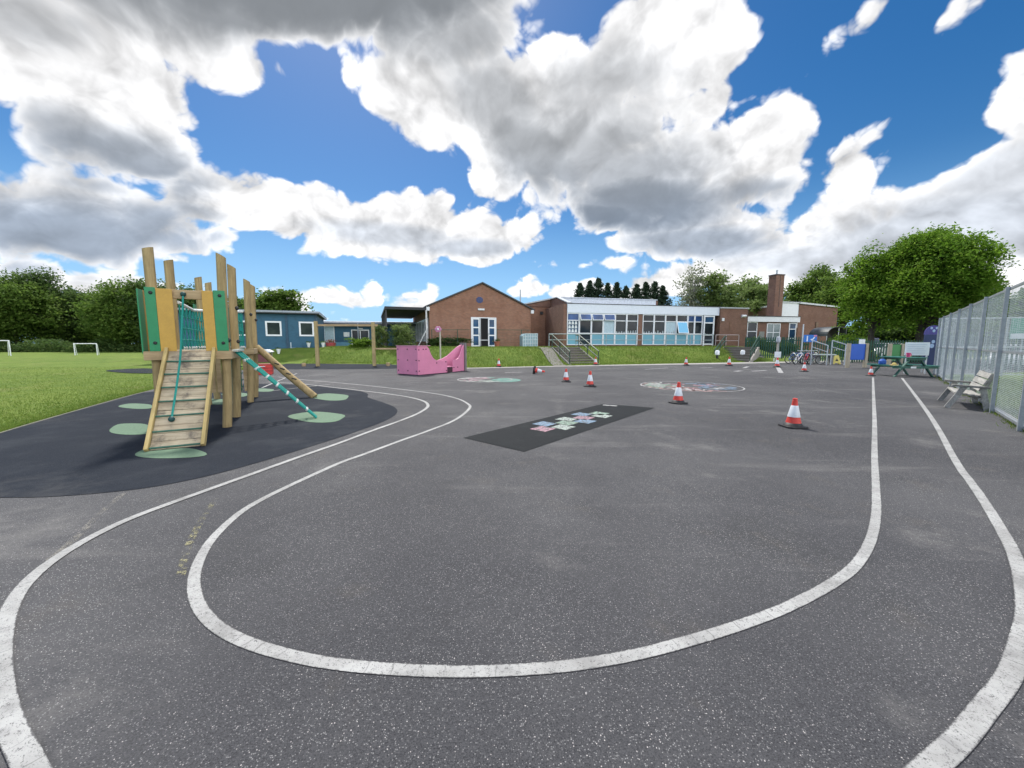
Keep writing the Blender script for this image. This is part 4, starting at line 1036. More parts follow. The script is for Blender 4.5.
# ------------------------------------------------------------------ VEGETATION
def mesh_np(name, V, Q, mat, parent=None):
    me = bpy.data.meshes.new(name)
    me.vertices.add(len(V)); me.vertices.foreach_set('co', np.asarray(V, np.float32).ravel())
    k = Q.shape[1]
    me.loops.add(Q.size); me.loops.foreach_set('vertex_index', Q.astype(np.int32).ravel())
    me.polygons.add(len(Q)); me.polygons.foreach_set('loop_start', np.arange(0, Q.size, k, dtype=np.int32))
    me.update(calc_edges=True); me.materials.append(mat)
    o = bpy.data.objects.new(name, me); COL.objects.link(o)
    if parent is not None: o.parent = parent
    return o
def leaves(C, size, rg, up=0.5, asp=0.6):
    n = len(C)
    nrm = rg.normal(size=(n, 3)); nrm[:, 2] = np.abs(nrm[:, 2]) + up; nrm /= np.linalg.norm(nrm, axis=1)[:, None]
    a = rg.normal(size=(n, 3)); u = np.cross(nrm, a); u /= np.linalg.norm(u, axis=1)[:, None]; v = np.cross(nrm, u)
    s = (size * rg.uniform(0.6, 1.35, n))[:, None]
    V = np.stack([C - u * s, C + v * s * asp - nrm * s * 0.15, C + u * s, C - v * s * asp - nrm * s * 0.15], 1).reshape(-1, 3)
    return V, np.arange(4 * n).reshape(-1, 4)
def crown_pts(rg, ctr, rad, nc, nl, cl=0.2, inner=0.35, lumps=0.22, flat_bottom=-0.75, droop=0.0):
    d = rg.normal(size=(nc, 3)); d /= np.linalg.norm(d, axis=1)[:, None]
    d[:, 2] = np.where(d[:, 2] < flat_bottom, -d[:, 2], d[:, 2])
    ph = rg.uniform(0, 6.28, 6)
    lump = 1 + lumps * (np.sin(3 * d[:, 0] + ph[0]) * np.sin(2.5 * d[:, 1] + ph[1]) + 0.8 * np.sin(5 * d[:, 2] + 4 * d[:, 0] + ph[2]) * np.cos(4 * d[:, 1] + ph[3]))
    r = rg.uniform(inner ** 2, 1, nc) ** 0.5
    C = d * (r * lump)[:, None]
    sz = cl * rg.uniform(0.6, 1.3, nc)
    L = rg.normal(size=(nc, nl, 3)); L[:, :, 2] *= 0.55
    L *= (sz / 1.6)[:, None, None]
    L[:, :, 2] -= droop * (L[:, :, 0] ** 2 + L[:, :, 1] ** 2) / np.maximum(sz[:, None], 1e-3)
    Pt = (C[:, None, :] + L).reshape(-1, 3)
    return Pt * np.array(rad) + np.array(ctr), C * np.array(rad) + np.array(ctr)
BARK = wood('bark', (0.05, 0.042, 0.034), (0.105, 0.088, 0.07), (1, 1, 0.15), 8, 0.95)
BARKP = wood('pale_bark', (0.22, 0.21, 0.19), (0.40, 0.39, 0.36), (1, 1, 0.4), 8, 0.9)
LEAF = foliage('leaf_mid', (0.070, 0.135, 0.024), (0.140, 0.220, 0.040), (0.22, 0.30, 0.07), 0.48)
LEAFD = foliage('leaf_dark', (0.052, 0.100, 0.030), (0.105, 0.170, 0.046), (0.16, 0.22, 0.07), 0.48)
LEAFB = foliage('leaf_bright', (0.075, 0.165, 0.016), (0.175, 0.300, 0.032), (0.28, 0.40, 0.07), 0.48)
LEAFL = foliage('leaf_light', (0.120, 0.185, 0.050), (0.20, 0.275, 0.085), (0.28, 0.32, 0.16), 0.42)
LEAFP = foliage('leaf_pale', (0.16, 0.19, 0.11), (0.28, 0.31, 0.21), (0.45, 0.46, 0.36), 0.42)
NEEDLE = foliage('needle_dark', (0.030, 0.055, 0.036), (0.060, 0.095, 0.052), None, 0.2)
def trunk_mb(rg, h, r, ctr, rad, nl, C):
    m = MB(); k = 6
    pts = [Vector((0.12 * math.sin(i * 1.3) * i / k, 0.1 * math.cos(i * 1.7) * i / k, -0.3 + (h + 0.3) * i / k)) for i in range(k + 1)]
    m.tube(pts, [r * (1.25 if i == 0 else 1 - 0.55 * i / k) for i in range(k + 1)], 9)
    idx = rg.choice(len(C), min(nl, len(C)), replace=False)
    for j in idx:
        e = Vector(C[j]); f_ = 0.45 + 0.55 * rg.random(); s_ = pts[0].lerp(pts[-1], f_)
        mid = s_.lerp(e, 0.5) + Vector((0, 0, 0.12 * (e - s_).length))
        m.tube(spline([s_, mid, e], 3), [r * 0.42 * (1 - 0.85 * i / 6) for i in range(7)], 5, False)
    return m
def tree(name, label, cat, loc, ctr, rad, nc, nl, ls, mat, seed, th=None, tr=0.25, bark=None, limbs=18, group=None, **kw):
    rg = np.random.default_rng(seed)
    t_ = thing(name, label, cat, loc, 0, group)
    Pt, C = crown_pts(rg, ctr, rad, nc, nl, **kw)
    V, Q = leaves(Pt, ls, rg)
    mesh_np('crown', V, Q, mat, t_)
    trunk_mb(rg, th or ctr[2], tr, ctr, rad, limbs, C).build('trunk', bark or BARK, t_, smooth='all')
    return t_
def at_tree(px, Y, dy=0): 
    q = dp(px, 343, Y); return (q.x, Y, ground_z(q.x, Y))
# big trees on the right beyond the fence
tree('broadleaf_tree', 'big dense bright green tree at the right, tallest crown, beyond the picnic table', 'tree', (33.2, 31.5, 0.1), (0, 0, 6.1), (3.25, 4.0, 4.45), 300, 300, 0.10, LEAFB, 1, 5.0, 0.42, limbs=40, cl=0.20, inner=0.45, lumps=0.14, flat_bottom=-0.62, droop=0.5)
tree('broadleaf_tree', 'lighter looser tree leaning against the left side of the big right tree', 'tree', (30.6, 33.0, 0.1), (0, 0, 5.6), (2.5, 2.8, 3.6), 130, 150, 0.10, LEAFB, 2, 4.5, 0.28, limbs=30, cl=0.22, inner=0.2, lumps=0.2, droop=0.4)
tree('broadleaf_tree', 'dark bushy tree behind the tall brick hall, left of the big tree', 'tree', at_tree(806, 62), (0, 0, 8.0), (3.8, 3.6, 4.4), 120, 110, 0.2, LEAF, 3, 6, 0.3, cl=0.24)
tree('broadleaf_tree', 'round crowned tree rising just right of the tall brick hall', 'tree', at_tree(838, 55), (0, 0, 6.5), (3.4, 3.2, 4.0), 110, 110, 0.2, LEAF, 4, 5, 0.3, cl=0.24)
tree('broadleaf_tree', 'leafy tree directly left of the chimney', 'tree', at_tree(757, 60), (0, 0, 6.7), (3.2, 3.0, 4.3), 100, 90, 0.2, LEAFL, 5, 6, 0.3, cl=0.24)
tree('broadleaf_tree', 'thin pale topped tree behind the leafy one left of the chimney', 'tree', at_tree(745, 66), (0, 0, 8.6), (3.2, 3.0, 3.9), 60, 60, 0.24, LEAFL, 6, 7, 0.22, cl=0.3)
tree('broadleaf_tree', 'leafy tree behind the right end of the window row', 'tree', at_tree(713, 58), (0, 0, 7.7), (3.6, 3.4, 4.2), 95, 80, 0.2, LEAFL, 7, 7, 0.3, cl=0.24, inner=0.15)
tree('birch_tree', 'pale sparse silvery tree between the conifers and the leafy trees', 'tree', at_tree(688, 57), (0, 0, 8.0), (2.6, 2.4, 4.4), 55, 34, 0.17, LEAFP, 8, 9, 0.2, BARKP, 44, cl=0.3, inner=0.2)
tree('broadleaf_tree', 'low rounded tree behind the blue cabin roof', 'tree', at_tree(279, 52), (0, 0, 5.3), (3.7, 3.2, 2.9), 120, 80, 0.2, LEAF, 9, 4, 0.25, cl=0.24)
tree('broadleaf_tree', 'second low tree at the left end of the blue cabin roof', 'tree', at_tree(251, 54), (0, 0, 4.6), (3.0, 3.0, 2.6), 90, 80, 0.2, LEAFD, 10, 4, 0.25, cl=0.24)
# conifers behind the classroom: same kind, one mesh pair, copies with their own height
def conifer(loc, h, r, seed, label):
    rg = np.random.default_rng(seed); t_ = thing('conifer_tree', label, 'tree', loc, 0, 'dark conifers behind the classroom roof')
    nb_, per = 330, 26
    f_ = 1 - rg.random(nb_) ** 1.4; a = rg.uniform(0, 6.283, nb_); ex = rg.uniform(0.85, 1.05)
    ln = (r * (1 - f_) ** ex + 0.12) * rg.uniform(0.55, 1.3, nb_)
    tt = rg.random((nb_, per)); rr = tt * ln[:, None]; zz = 1.0 + (f_ * (h - 1.0))[:, None] + (0.45 * tt ** 2 - 0.25 * tt) * ln[:, None]
    Pt = np.stack([rr * np.cos(a)[:, None], rr * np.sin(a)[:, None], zz], 2).reshape(-1, 3) + rg.normal(size=(nb_ * per, 3)) * 0.07
    V, Q = leaves(Pt, 0.16, rg, 0.3, 0.35); mesh_np('crown', V, Q, NEEDLE, t_)
    m = MB(); m.tube([(0, 0, -0.3), (0, 0, h * 0.5), (0, 0, h)], [0.22, 0.12, 0.02], 7); m.build('trunk', BARK, t_)
    return t_
cpx = [(580, 284), (590, 279.5), (598.5, 279), (608, 282), (617, 283), (626, 285), (637, 285), (646, 281), (655, 282.5), (663, 284.5)]
cl_lab = ['leftmost', 'second from left', 'third from left', 'fourth from left', 'fifth from left', 'sixth from left', 'fourth from right', 'third from right', 'second from right', 'rightmost']
for i, ((x, y), lb_) in enumerate(zip(cpx, cl_lab)):
    Y = 58; q = dp(x, y, Y); conifer((q.x, Y, 1.0), q.z - 1.0 - 0.3 * (i % 2), 3.7 + 0.6 * (i % 3), 20 + i, lb_ + ' dark conifer of the row behind the classroom roof')
# the wood at the far left: trees one can tell apart
wood_t = [(-75, 272, 72, 6.5, 'first tree cut off by the left edge'), (-32, 270, 76, 7.0, 'tallest tree at the left edge of the photo'), (8, 273, 74, 6.5, 'tree behind the cut off goal'), (36, 272, 78, 5.2, 'narrow tree between the two goals, taller one'),
          (60, 284, 80, 4.6, 'lower tree just left of the gap in the wood'), (82, 291, 88, 5.0, 'lowest tree in the gap of the wood'), (100, 287, 82, 4.2, 'small tree at the right side of the gap'),
          (122, 277, 70, 6.0, 'broad lighter tree standing right of the whole goal'), (158, 281, 72, 6.2, 'tree behind the left posts of the climbing tower'), (192, 288, 76, 5.8, 'tree behind the tower rope bridge'), (222, 296, 80, 5.0, 'last low tree of the wood beside the tower')]
for i, (x, ytop, Y, rx, lb_) in enumerate(wood_t):
    q = dp(x, ytop, Y); h = q.z
    tree('woodland_tree', lb_ + (', field edge' if i < 6 else ''), 'tree', (q.x, Y, -0.02), (0, 0, h * 0.50), (rx, rx * 0.8, h * 0.46), 170, 120, 0.23, (LEAFD, LEAFD, LEAF, LEAFD)[i % 4] if i != 7 else LEAF, 40 + i, h * 0.6, 0.35, limbs=14, group='trees of the wood beyond the field', cl=0.26, inner=0.5, flat_bottom=-2, lumps=0.14)
# undergrowth at the foot of the wood
rg = np.random.default_rng(99)
n = 16000; a = rg.uniform(-105, -36, n); Pt = np.stack([a, 66 + rg.uniform(0, 4, n) + (a + 70) * 0.02, rg.uniform(0, 1.0, n) ** 1.2 * (1.7 + 0.6 * np.sin(a * 0.6))], 1)
V, Q = leaves(Pt, 0.22, rg); struct(mesh_np('undergrowth', V, Q, LEAFD), 'stuff')
# far tree belt right of the buildings and behind the court fence
far_t = [(965, 296, 52, 5.5, 'far tree behind the big tree, seen above the fence top'), (1005, 300, 47, 5.5, 'far tree behind the fence beside the white car'), (1050, 292, 44, 5.5, 'far tree behind the fence at the right edge'), (890, 318, 58, 6, 'low far tree under the big tree crown'), (935, 318, 60, 6, 'low far tree behind the purple banner')]
for i, (x, ytop, Y, rx, lb_) in enumerate(far_t):
    q = dp(x, ytop, Y); h = q.z
    tree('background_tree', lb_, 'tree', (q.x, Y, -0.02), (0, 0, h * 0.52), (rx, rx * 0.7, h * 0.46), 110, 70, 0.28, LEAFD if i % 2 else LEAF, 70 + i, h * 0.6, 0.25, limbs=10, cl=0.26, inner=0.5, flat_bottom=-2)
def shrub(name, label, px, py, Y, rad, mat, seed, nc=60, nl=60, ls=0.06, **kw):
    q = dp(px, py, Y); z = ground_z(q.x, Y) - 0.05
    rg = np.random.default_rng(seed); t_ = thing(name, label, 'shrub', (q.x, Y, z))
    Pt, C = crown_pts(rg, (0, 0, rad[2] * 0.95), rad, nc, nl, cl=0.3, inner=0.3, flat_bottom=-2, **kw); V, Q = leaves(Pt, ls, rg); mesh_np('foliage', V, Q, mat, t_)
    m = MB()
    for k in range(7): m.tube([(0.05 * math.cos(k), 0.05 * math.sin(k), 0), tuple(C[k * 5])], [0.03, 0.01], 5)
    m.build('stem', BARK, t_)
shrub('shrub', 'pale green shrub under the left end of the dark canopy', 381, 340, 32.5, (0.6, 0.6, 0.95), LEAFL, 101)
shrub('shrub', 'large pale green shrub in front of the canopy, left of the brick hall', 404, 340, 32.0, (1.0, 0.9, 1.1), LEAFL, 102, 80)
shrub('shrub', 'low sprawling bush on the grass mound before the dark doorway', 361, 344, 33.0, (1.1, 0.7, 0.45), LEAFB, 103, 70)
shrub('shrub', 'low dark hedge bush along the brick hall wall, left of its doors', 451, 342, 34.2, (1.4, 0.5, 0.5), LEAFD, 104, 50)
shrub('shrub', 'low dark bush at the corner of the brick hall by the pink flower', 437, 343, 33.6, (0.8, 0.5, 0.45), LEAFD, 105, 40)
shrub('shrub', 'dark hedge in front of the low white wing, left part', 756, 344, 43.5, (2.2, 0.8, 0.95), LEAFD, 106, 60, 60, 0.09)
shrub('shrub', 'dark hedge in front of the low white wing, right part', 785, 344, 43.0, (2.4, 0.8, 0.9), LEAFD, 107, 60, 60, 0.09)
shrub('shrub', 'rounded clipped bush behind the green fence, right of the grey shelter', 849, 335, 36.0, (1.6, 1.2, 1.3), LEAFB, 108, 60, 60, 0.08)
def shrub_at(name, label, p_, rad, mat, seed, nc=60, nl=60, ls=0.06):
    rg = np.random.default_rng(seed); t_ = thing(name, label, 'shrub', (p_.x, p_.y, -0.05))
    Pt, C = crown_pts(rg, (0, 0, rad[2] * 0.95), rad, nc, nl, cl=0.3, inner=0.3, flat_bottom=-2); V, Q = leaves(Pt, ls, rg); mesh_np('foliage', V, Q, mat, t_)
    m = MB()
    for k in range(7): m.tube([(0.05 * math.cos(k), 0.05 * math.sin(k), 0), tuple(C[k * 5])], [0.03, 0.01], 5)
    m.build('stem', BARK, t_)
shrub_at('shrub', 'green bush behind the mesh fence near the right edge', FA + FD * 2.2 - FN * 1.5, (0.7, 0.6, 0.85), LEAFB, 109, 60, 60, 0.045)
# grass blades: near field edge and the bank
def blades(name, n, gen, h, w, seed, mat):
    rg = np.random.default_rng(seed); B = gen(rg, n); n = len(B)
    a = rg.uniform(0, 6.28, n); hh = h * rg.uniform(0.4, 1.3, n)
    u = np.stack([np.cos(a), np.sin(a), 0 * a], 1) * (w * rg.uniform(.6, 1.3, n))[:, None]
    l = np.stack([rg.normal(size=n) * 0.45 * hh, rg.normal(size=n) * 0.45 * hh, hh], 1)
    V = np.stack([B - u, B + u, B + l], 1).reshape(-1, 3)
    return struct(mesh_np(name, V, np.arange(3 * n).reshape(-1, 3), mat), 'stuff')
GRASS = foliage('grass_blade', (0.095, 0.165, 0.026), (0.185, 0.262, 0.050), (0.28, 0.30, 0.10), 0.4)
le = [Vector(p_) for p_ in ((-6.2, -4), (-7.05, 3.4))] + [Vector((q.x, q.y)) for q in left_edge]
def edge_x(y):
    for p0, p1 in zip(le, le[1:]):
        if y <= p1.y: return p0.x + (p1.x - p0.x) * (y - p0.y) / (p1.y - p0.y)
    return le[-1].x
def gen_field(rg, n):
    y = 3 + 22 * rg.random(n) ** 1.6; off = 0.07 + 16 * rg.random(n) ** 2.6
    x = np.array([edge_x(v) for v in y]) - off
    return np.stack([x, y, np.full(n, -0.02)], 1)
blades('field_grass', 90000, gen_field, 0.045, 0.007, 5, GRASS)
def gen_bank(rg, n):
    x = rg.uniform(-16, 21, n); s = 0.2 + 6.5 * rg.random(n) ** 1.3
    y = np.array([kerb_y(v) for v in x]) + s
    z = np.array([ground_z(a, b) for a, b in zip(x, y)]) - 0.02
    return np.stack([x, y, z], 1)
blades('bank_grass', 60000, gen_bank, 0.13, 0.014, 6, GRASS)
def gen_fence(rg, n):
    s = rg.uniform(-4, 16, n); o = np.abs(rg.normal(size=n)) * 0.16 - 0.30 + 0.18
    o = np.where(rg.random(n) < 0.85, -rg.random(n) * 3.5, o * 0.6 + 0.05 * np.sin(s * 3) - 0.05)
    return np.stack([FA.x + FD.x * s + FN.x * o, FA.y + FD.y * s + FN.y * o, np.full(n, -0.015)], 1)
blades('verge_grass', 26000, gen_fence, 0.075, 0.008, 7, GRASS)

# ------------------------------------------------------------------ COURT FENCE ON THE RIGHT
def mesh_wires(m, L, z0, z1, st=0.08, r=0.0018):
    n = int(L / st)
    for i in range(1, n): x = L * i / n; m.box(x - r, x + r, -r, r, z0, z1)
    k = int((z1 - z0) / (st * 0.45))
    for j in range(1, k): z = z0 + (z1 - z0) * j / k; m.box(0.0, L, -r * 1.0 - 2 * r, -r, z - r, z + r)
FH = 2.72
MESHW = plain('galvanised_mesh', (0.62, 0.66, 0.70), 0.45, 0.15)
def fence_run(label, org, ang, posts, group=None, th=FH, st=0.08):
    f_ = thing('mesh_fence', label, 'fence', (org.x, org.y, 0), ang, group)
    proto = None
    for a, b in zip(posts, posts[1:]):
        if proto is None or abs((b - a) - PLn) > 1e-3:
            PLn = b - a; m = MB(); mesh_wires(m, PLn, 0.1, th, st); o = m.build('mesh_panel', MESHW, f_, fix=False); proto = o
        else:
            o = proto.copy(); COL.objects.link(o)
        o.location = (a, 0, 0)
    for a in posts:
        m = MB(); m.box(a - 0.035, a + 0.035, 0.012, 0.075, -0.1, th + 0.03); m.build('post', plain('dull_steel_post', (0.30, 0.33, 0.36), 0.5, 0.3), f_)
    for z in (0.07, th * 0.5, th):
        m = MB(); m.box(posts[0], posts[-1], -0.028, 0.010, z - 0.025, z + 0.025); m.build('rail', METG, f_)
    return f_
fang = math.atan2(FD.y, FD.x)
fence_run('tall galvanised mesh fence running along the right edge of the tarmac', FA, fang, [2.53 + 2.5 * k for k in range(-3, 6)] + [16.9])
fe = FA + FD * 16.9
fence_run('galvanised mesh fence returning behind at the far end of the court', fe + FD * 0.12 - FN * 0.1, fang - R(62), [0.0, 2.4, 4.8, 7.2, 9.6])
fence_run('second mesh fence beyond the grey path, seen through the near fence', FA - FN * 7.5 + FD * 2, fang, [0, 2.5, 5, 7.5, 10, 12.5], None, 2.4, 0.09)
# kerb under the fence and the grey path behind it
m = MB(); a, b = FA - FD * 6 - FN * 0.08, FA + FD * 17 - FN * 0.08; m.bar((a.x, a.y, 0.0), (b.x, b.y, 0.0), 0.12, 0.10); struct(m.build('fence_kerb', CONC))
pp = [FA - FN * 3.6 - FD * 6, FA - FN * 3.6 + FD * 15, FA - FN * 9 + FD * 15, FA - FN * 9 - FD * 6]
flat('grey_path', [(p_.x, p_.y) for p_ in pp], plain('pale_tarmac', (0.27, 0.275, 0.285), 0.85, scale=2), 0.004)

# ------------------------------------------------------------------ BENCH, PICNIC TABLE
ff1, ff2 = gp(945, 401), gp(953, 408.5)
bc = (ff1 + ff2) / 2
bench = thing('bench', 'weathered grey wooden bench with armrests and slatted back in front of the mesh fence', 'bench', (bc.x, bc.y, 0), math.atan2((ff1 - ff2).y, (ff1 - ff2).x))
# local: x along the bench, +y toward the yard
hw = 0.78
def bx(name, mat, a, b, w, h, par=bench, bev=0.006):
    m = MB(); m.bar(a, b, w, h); return m.build(name, mat, par, bevel=bev)
for x in (-hw, hw):
    bx('leg', GREYW, (x, 0.10, 0.0), (x, -0.14, 0.53), 0.05, 0.10)
    bx('leg', GREYW, (x, -0.52, 0.0), (x, -0.42, 0.53), 0.05, 0.10)
    bx('armrest', wood('dark_grey_wood', (0.13, 0.13, 0.12), (0.27, 0.265, 0.25), (0.1, 1, 1), 12), (x + 0.02 * (1 if x > 0 else -1), 0.06, 0.555), (x, -0.52, 0.53), 0.15, 0.045)
def seat(m):
    for k in range(4): m.box(-hw + 0.03, hw - 0.03, 0.0 - 0.108 * k - 0.098, 0.0 - 0.108 * k, 0.35 - 0.014 * k, 0.385 - 0.014 * k)
build(seat, 'seat', GREYW, bench, bevel=0.004)
def back(m):
    for k in range(3):
        y, z = -0.40 - 0.055 * k, 0.50 + 0.145 * k
        m.bar((-hw + 0.02, y, z), (hw - 0.02, y, z), 0.035, 0.13, up=(0, -0.4, 1))
build(back, 'backrest', GREYW, bench, bevel=0.004)
for x in (-hw + 0.1, hw - 0.1): bx('back_post', GREYW, (x, -0.40, 0.28), (x, -0.58, 0.86), 0.06, 0.05)
bx('stretcher', GREYW, (-hw + 0.03, -0.40, 0.24), (hw - 0.03, -0.40, 0.24), 0.05, 0.08)

ql, qr = gp(896, 376.8), gp(931, 377.2)
pc = thing('picnic_table', 'dark green picnic table with attached bench seats at the end of the white lines', 'picnic table', ((ql.x + qr.x) / 2, (ql.y + qr.y) / 2, 0), math.atan2((qr - ql).y, (qr - ql).x) + 0.02)
PG = plain('dark_green_plastic', (0.018, 0.10, 0.075), 0.45, var=0.15); PGT = plain('teal_green_top', (0.03, 0.15, 0.125), 0.4, var=0.15)
def ptop(m):
    for k in range(6): m.box(-0.39 + 0.13 * k, -0.39 + 0.13 * k + 0.123, -0.15, 1.5, 0.86, 0.905)
build(ptop, 'table_top', PGT, pc, bevel=0.005)
for sg in (-1, 1):
    def pseat(m):
        for k in range(2): m.box(sg * 0.78 - 0.14 + 0.14 * k, sg * 0.78 - 0.14 + 0.14 * k + 0.133, -0.15, 1.5, 0.49, 0.535)
    build(pseat, 'seat', PGT, pc, bevel=0.005)
for y in (0.02, 1.3):
    for sg in (-1, 1):
        m = MB(); m.bar((sg * 0.80, y + 0.02 * sg, 0.0), (sg * 0.20, y + 0.02 * sg, 0.86), 0.05, 0.11, up=(0, 1, 0)); m.build('leg', PG, pc, bevel=0.005)
    m = MB(); m.bar((-0.92, y - 0.06, 0.44), (0.92, y - 0.06, 0.44), 0.05, 0.10); m.bar((-0.38, y - 0.06, 0.81), (0.38, y - 0.06, 0.81), 0.05, 0.09); m.build('cross_beam', PG, pc, bevel=0.005)
m = MB(); m.box(-0.20, 0.02, -0.072, -0.068, 0.40, 0.48); m.build('label_plate', PAPER, pc)
def on_pc(x, y, z): 
    v = Matrix.Translation(pc.location) @ Matrix.Rotation(pc.rotation_euler.z, 4, 'Z') @ Vector((x, y, z)); return v
v = on_pc(-0.80, 1.0, 0.0)
bg_ = thing('bag', 'bright blue bag standing by the left seat of the picnic table', 'bag', (v.x, v.y, 0.545), 0.3)
bg_.location = on_pc(-0.78, 0.75, 0.535); bg_.scale = (0.7, 0.7, 0.75)
m = MB(); m.lathe([(0.16, 0.0), (0.20, 0.05), (0.20, 0.22), (0.12, 0.33), (0.05, 0.35)], 12); m.build('bag_body', plain('blue_bag', (0.02, 0.10, 0.42), 0.6), bg_, smooth=True)
m = MB(); m.tube(spline([Vector((-0.1, 0, 0.32)), Vector((0, 0, 0.46)), Vector((0.1, 0, 0.32))], 4), 0.014, 6); m.build('strap', plain('navy_strap', (0.02, 0.03, 0.12), 0.7), bg_)
v = on_pc(-0.80, 0.05, 0.535)
hat = thing('sun_hat', 'pale yellow sun hat lying on the left picnic seat', 'hat', v, 0.2); hat.scale = (0.7, 0.7, 0.8)
m = MB(); m.lathe([(0.22, 0.0), (0.21, 0.015), (0.12, 0.03), (0.105, 0.10), (0.06, 0.14), (0.01, 0.145)], 16); m.build('hat_body', plain('yellow_straw', (0.60, 0.48, 0.16), 0.8), hat, smooth=True)
m = MB(); m.lathe([(0.122, 0.032), (0.116, 0.06), (0.11, 0.061)], 16); m.build('hat_band', plain('brown_band', (0.18, 0.10, 0.05), 0.8), hat)
v = on_pc(-0.26, 0.05, 0.905)
bl = thing('beaker', 'pink beaker standing on the left end of the picnic table top', 'cup', v)
m = MB(); m.lathe([(0.06, 0), (0.085, 0.2), (0.075, 0.2), (0.055, 0.02)], 14); m.build('cup_body', plain('hot_pink', (0.65, 0.08, 0.22), 0.4), bl, smooth=True)
m = MB(); m.torus((0.1, 0, 0.11), 0.045, 0.012, 'y', 12, 6); m.build('handle', MATS['hot_pink'], bl)
v = on_pc(0.35, 0.2, 0.0); 

# whiteboard on legs behind the table, purple topped banner panel, all by the fence end
q = dp(914.5, 372, 19.6)
wb = thing('white_board', 'white board with faint blue lines standing behind the picnic table', 'board', (q.x, q.y, 0), R(-20))
m = MB(); m.box(-0.47, 0.47, -0.03, 0.03, 0.92, 1.58); m.build('board', plain('board_white', (0.66, 0.74, 0.80), 0.35, var=0.04), wb, bevel=0.01)
for k in range(5):
    m = MB(); m.box(-0.40, 0.36 - 0.05 * (k % 3), -0.034, -0.031, 1.46 - 0.105 * k, 1.475 - 0.105 * k); m.build('ruled_line', plain('faint_blue', (0.30, 0.42, 0.56), 0.5), wb)
for x in (-0.4, 0.4):
    m = MB(); m.bar((x, 0.0, 0), (x, 0.0, 0.92), 0.05, 0.05); m.build('leg', STEELW, wb)
q = dp(929, 372, 20.2)
bn = thing('banner_panel', 'tall navy banner panel with rounded purple top beside the fence end', 'banner', (q.x, q.y, 0), R(-25))
m = MB(); m.box(-0.34, 0.34, -0.02, 0.02, 0.25, 1.98); m.build('panel', plain('navy_banner', (0.018, 0.035, 0.12), 0.4), bn)
m = MB(); m.prism([(0.36 * math.cos(a), 2.02 + 0.44 * math.sin(a)) for a in np.linspace(0, math.pi, 15)] + [(-0.36, 1.985), (0.36, 1.985)], -0.025, 0.025, 'y'); m.build('purple_top', plain('purple_top', (0.06, 0.05, 0.24), 0.4), bn)
for k, (x, z, r_) in enumerate(((0.02, 1.62, 0.07), (-0.02, 1.40, 0.09), (-0.1, 2.32, 0.05), (0.1, 2.32, 0.05), (0.0, 2.18, 0.06))):
    m = MB(); m.prism([(x + r_ * math.cos(a), z + r_ * 1.3 * math.sin(a)) for a in np.linspace(0, 2 * math.pi, 11)[:-1]], -0.03, -0.0255, 'y'); m.build('pale_mark', plain('pale_blue_mark', (0.30, 0.42, 0.62), 0.5), bn)
for x in (-0.3, 0.3):
    m = MB(); m.bar((x, 0, 0), (x, 0, 0.25), 0.05, 0.04); m.build('leg', METG, bn)

# notice frames
def frame_board(px0, px1, py, ztop, zb0, zb1, col, label):
    a, b = gp(px0, py), gp(px1, py)
    f_ = thing('board_frame', label, 'board', (a.x, a.y, 0), math.atan2((b - a).y, (b - a).x))
    L = (b - a).length
    for x in (0, L):
        m = MB(); m.box(x - 0.085, x + 0.085, -0.08, 0.08, -0.02, ztop); m.build('post', wood('board_post', (0.30, 0.26, 0.19), (0.44, 0.40, 0.31)), f_, bevel=0.01)
    m = MB(); m.box(0.087, L - 0.087, -0.03, 0.03, zb0, zb1); p_ = m.build('panel', plain(col[0], col[1], 0.4, var=0.06), f_)
    return f_, L
bf, Lb = frame_board(847, 864.5, 367.6, 1.53, 0.5, 1.49, ('royal_blue', (0.015, 0.10, 0.50)), 'bright blue board between two timber posts at the tarmac edge')
m = MB(); m.box(0.62, 0.98, -0.02, 0.02, 1.493, 1.78); m.build('paper_notice', PAPER, bf)
frame_board(888, 900, 367.4, 1.5, 0.45, 1.45, ('grass_green', (0.03, 0.22, 0.06)), 'green board between two timber posts left of the picnic table')
# wet floor sign
q = gp(836, 364.2)
wf = thing('wet_floor_sign', 'yellow folding caution sign left of the blue board', 'sign', (q.x, q.y, 0), R(-25)); wf.scale = (0.9,) * 3
WY = plain('sign_yellow', (0.72, 0.62, 0.16), 0.45, var=0.06)
for sg in (-1, 1):
    M = Matrix.Translation((0, 0, 0.72)) @ Matrix.Rotation(R(sg * 16), 4, 'X')
    m = MB(); m.prism([(-0.26, -0.74), (-0.16, -0.74), (-0.14, -0.64), (0.14, -0.64), (0.16, -0.74), (0.26, -0.74), (0.13, 0), (-0.13, 0)], -0.012, 0.012, 'y', M); p_ = m.build('sign_leaf', WY, wf)
    if sg < 0:
        m = MB(); m.prism([(-0.11, -0.48), (0.11, -0.48), (0.0, -0.26)], -0.016, -0.013, 'y', M); m.build('warning_triangle', plain('sign_black', (0.03, 0.03, 0.03), 0.5), p_)
m = MB(); m.bar((-0.1, 0, 0.725), (0.1, 0, 0.725), 0.05, 0.04); m.build('handle', WY, wf)
# low grey metal table
q = gp(823.5, 364.2)
gt = thing('low_metal_table', 'low pale table on two grey legs beside the bicycles', 'table', (q.x, q.y, 0), R(-15))
m = MB(); m.box(-0.62, 0.62, -0.3, 0.3, 0.66, 0.74); m.build('table_top', plain('pale_top', (0.48, 0.55, 0.54), 0.5), gt, bevel=0.01)
for x in (-0.42, 0.42):
    m = MB(); m.box(x - 0.08, x + 0.08, -0.2, 0.2, 0.0, 0.66); m.build('leg', plain('grey_leg', (0.24, 0.25, 0.24), 0.6), gt)

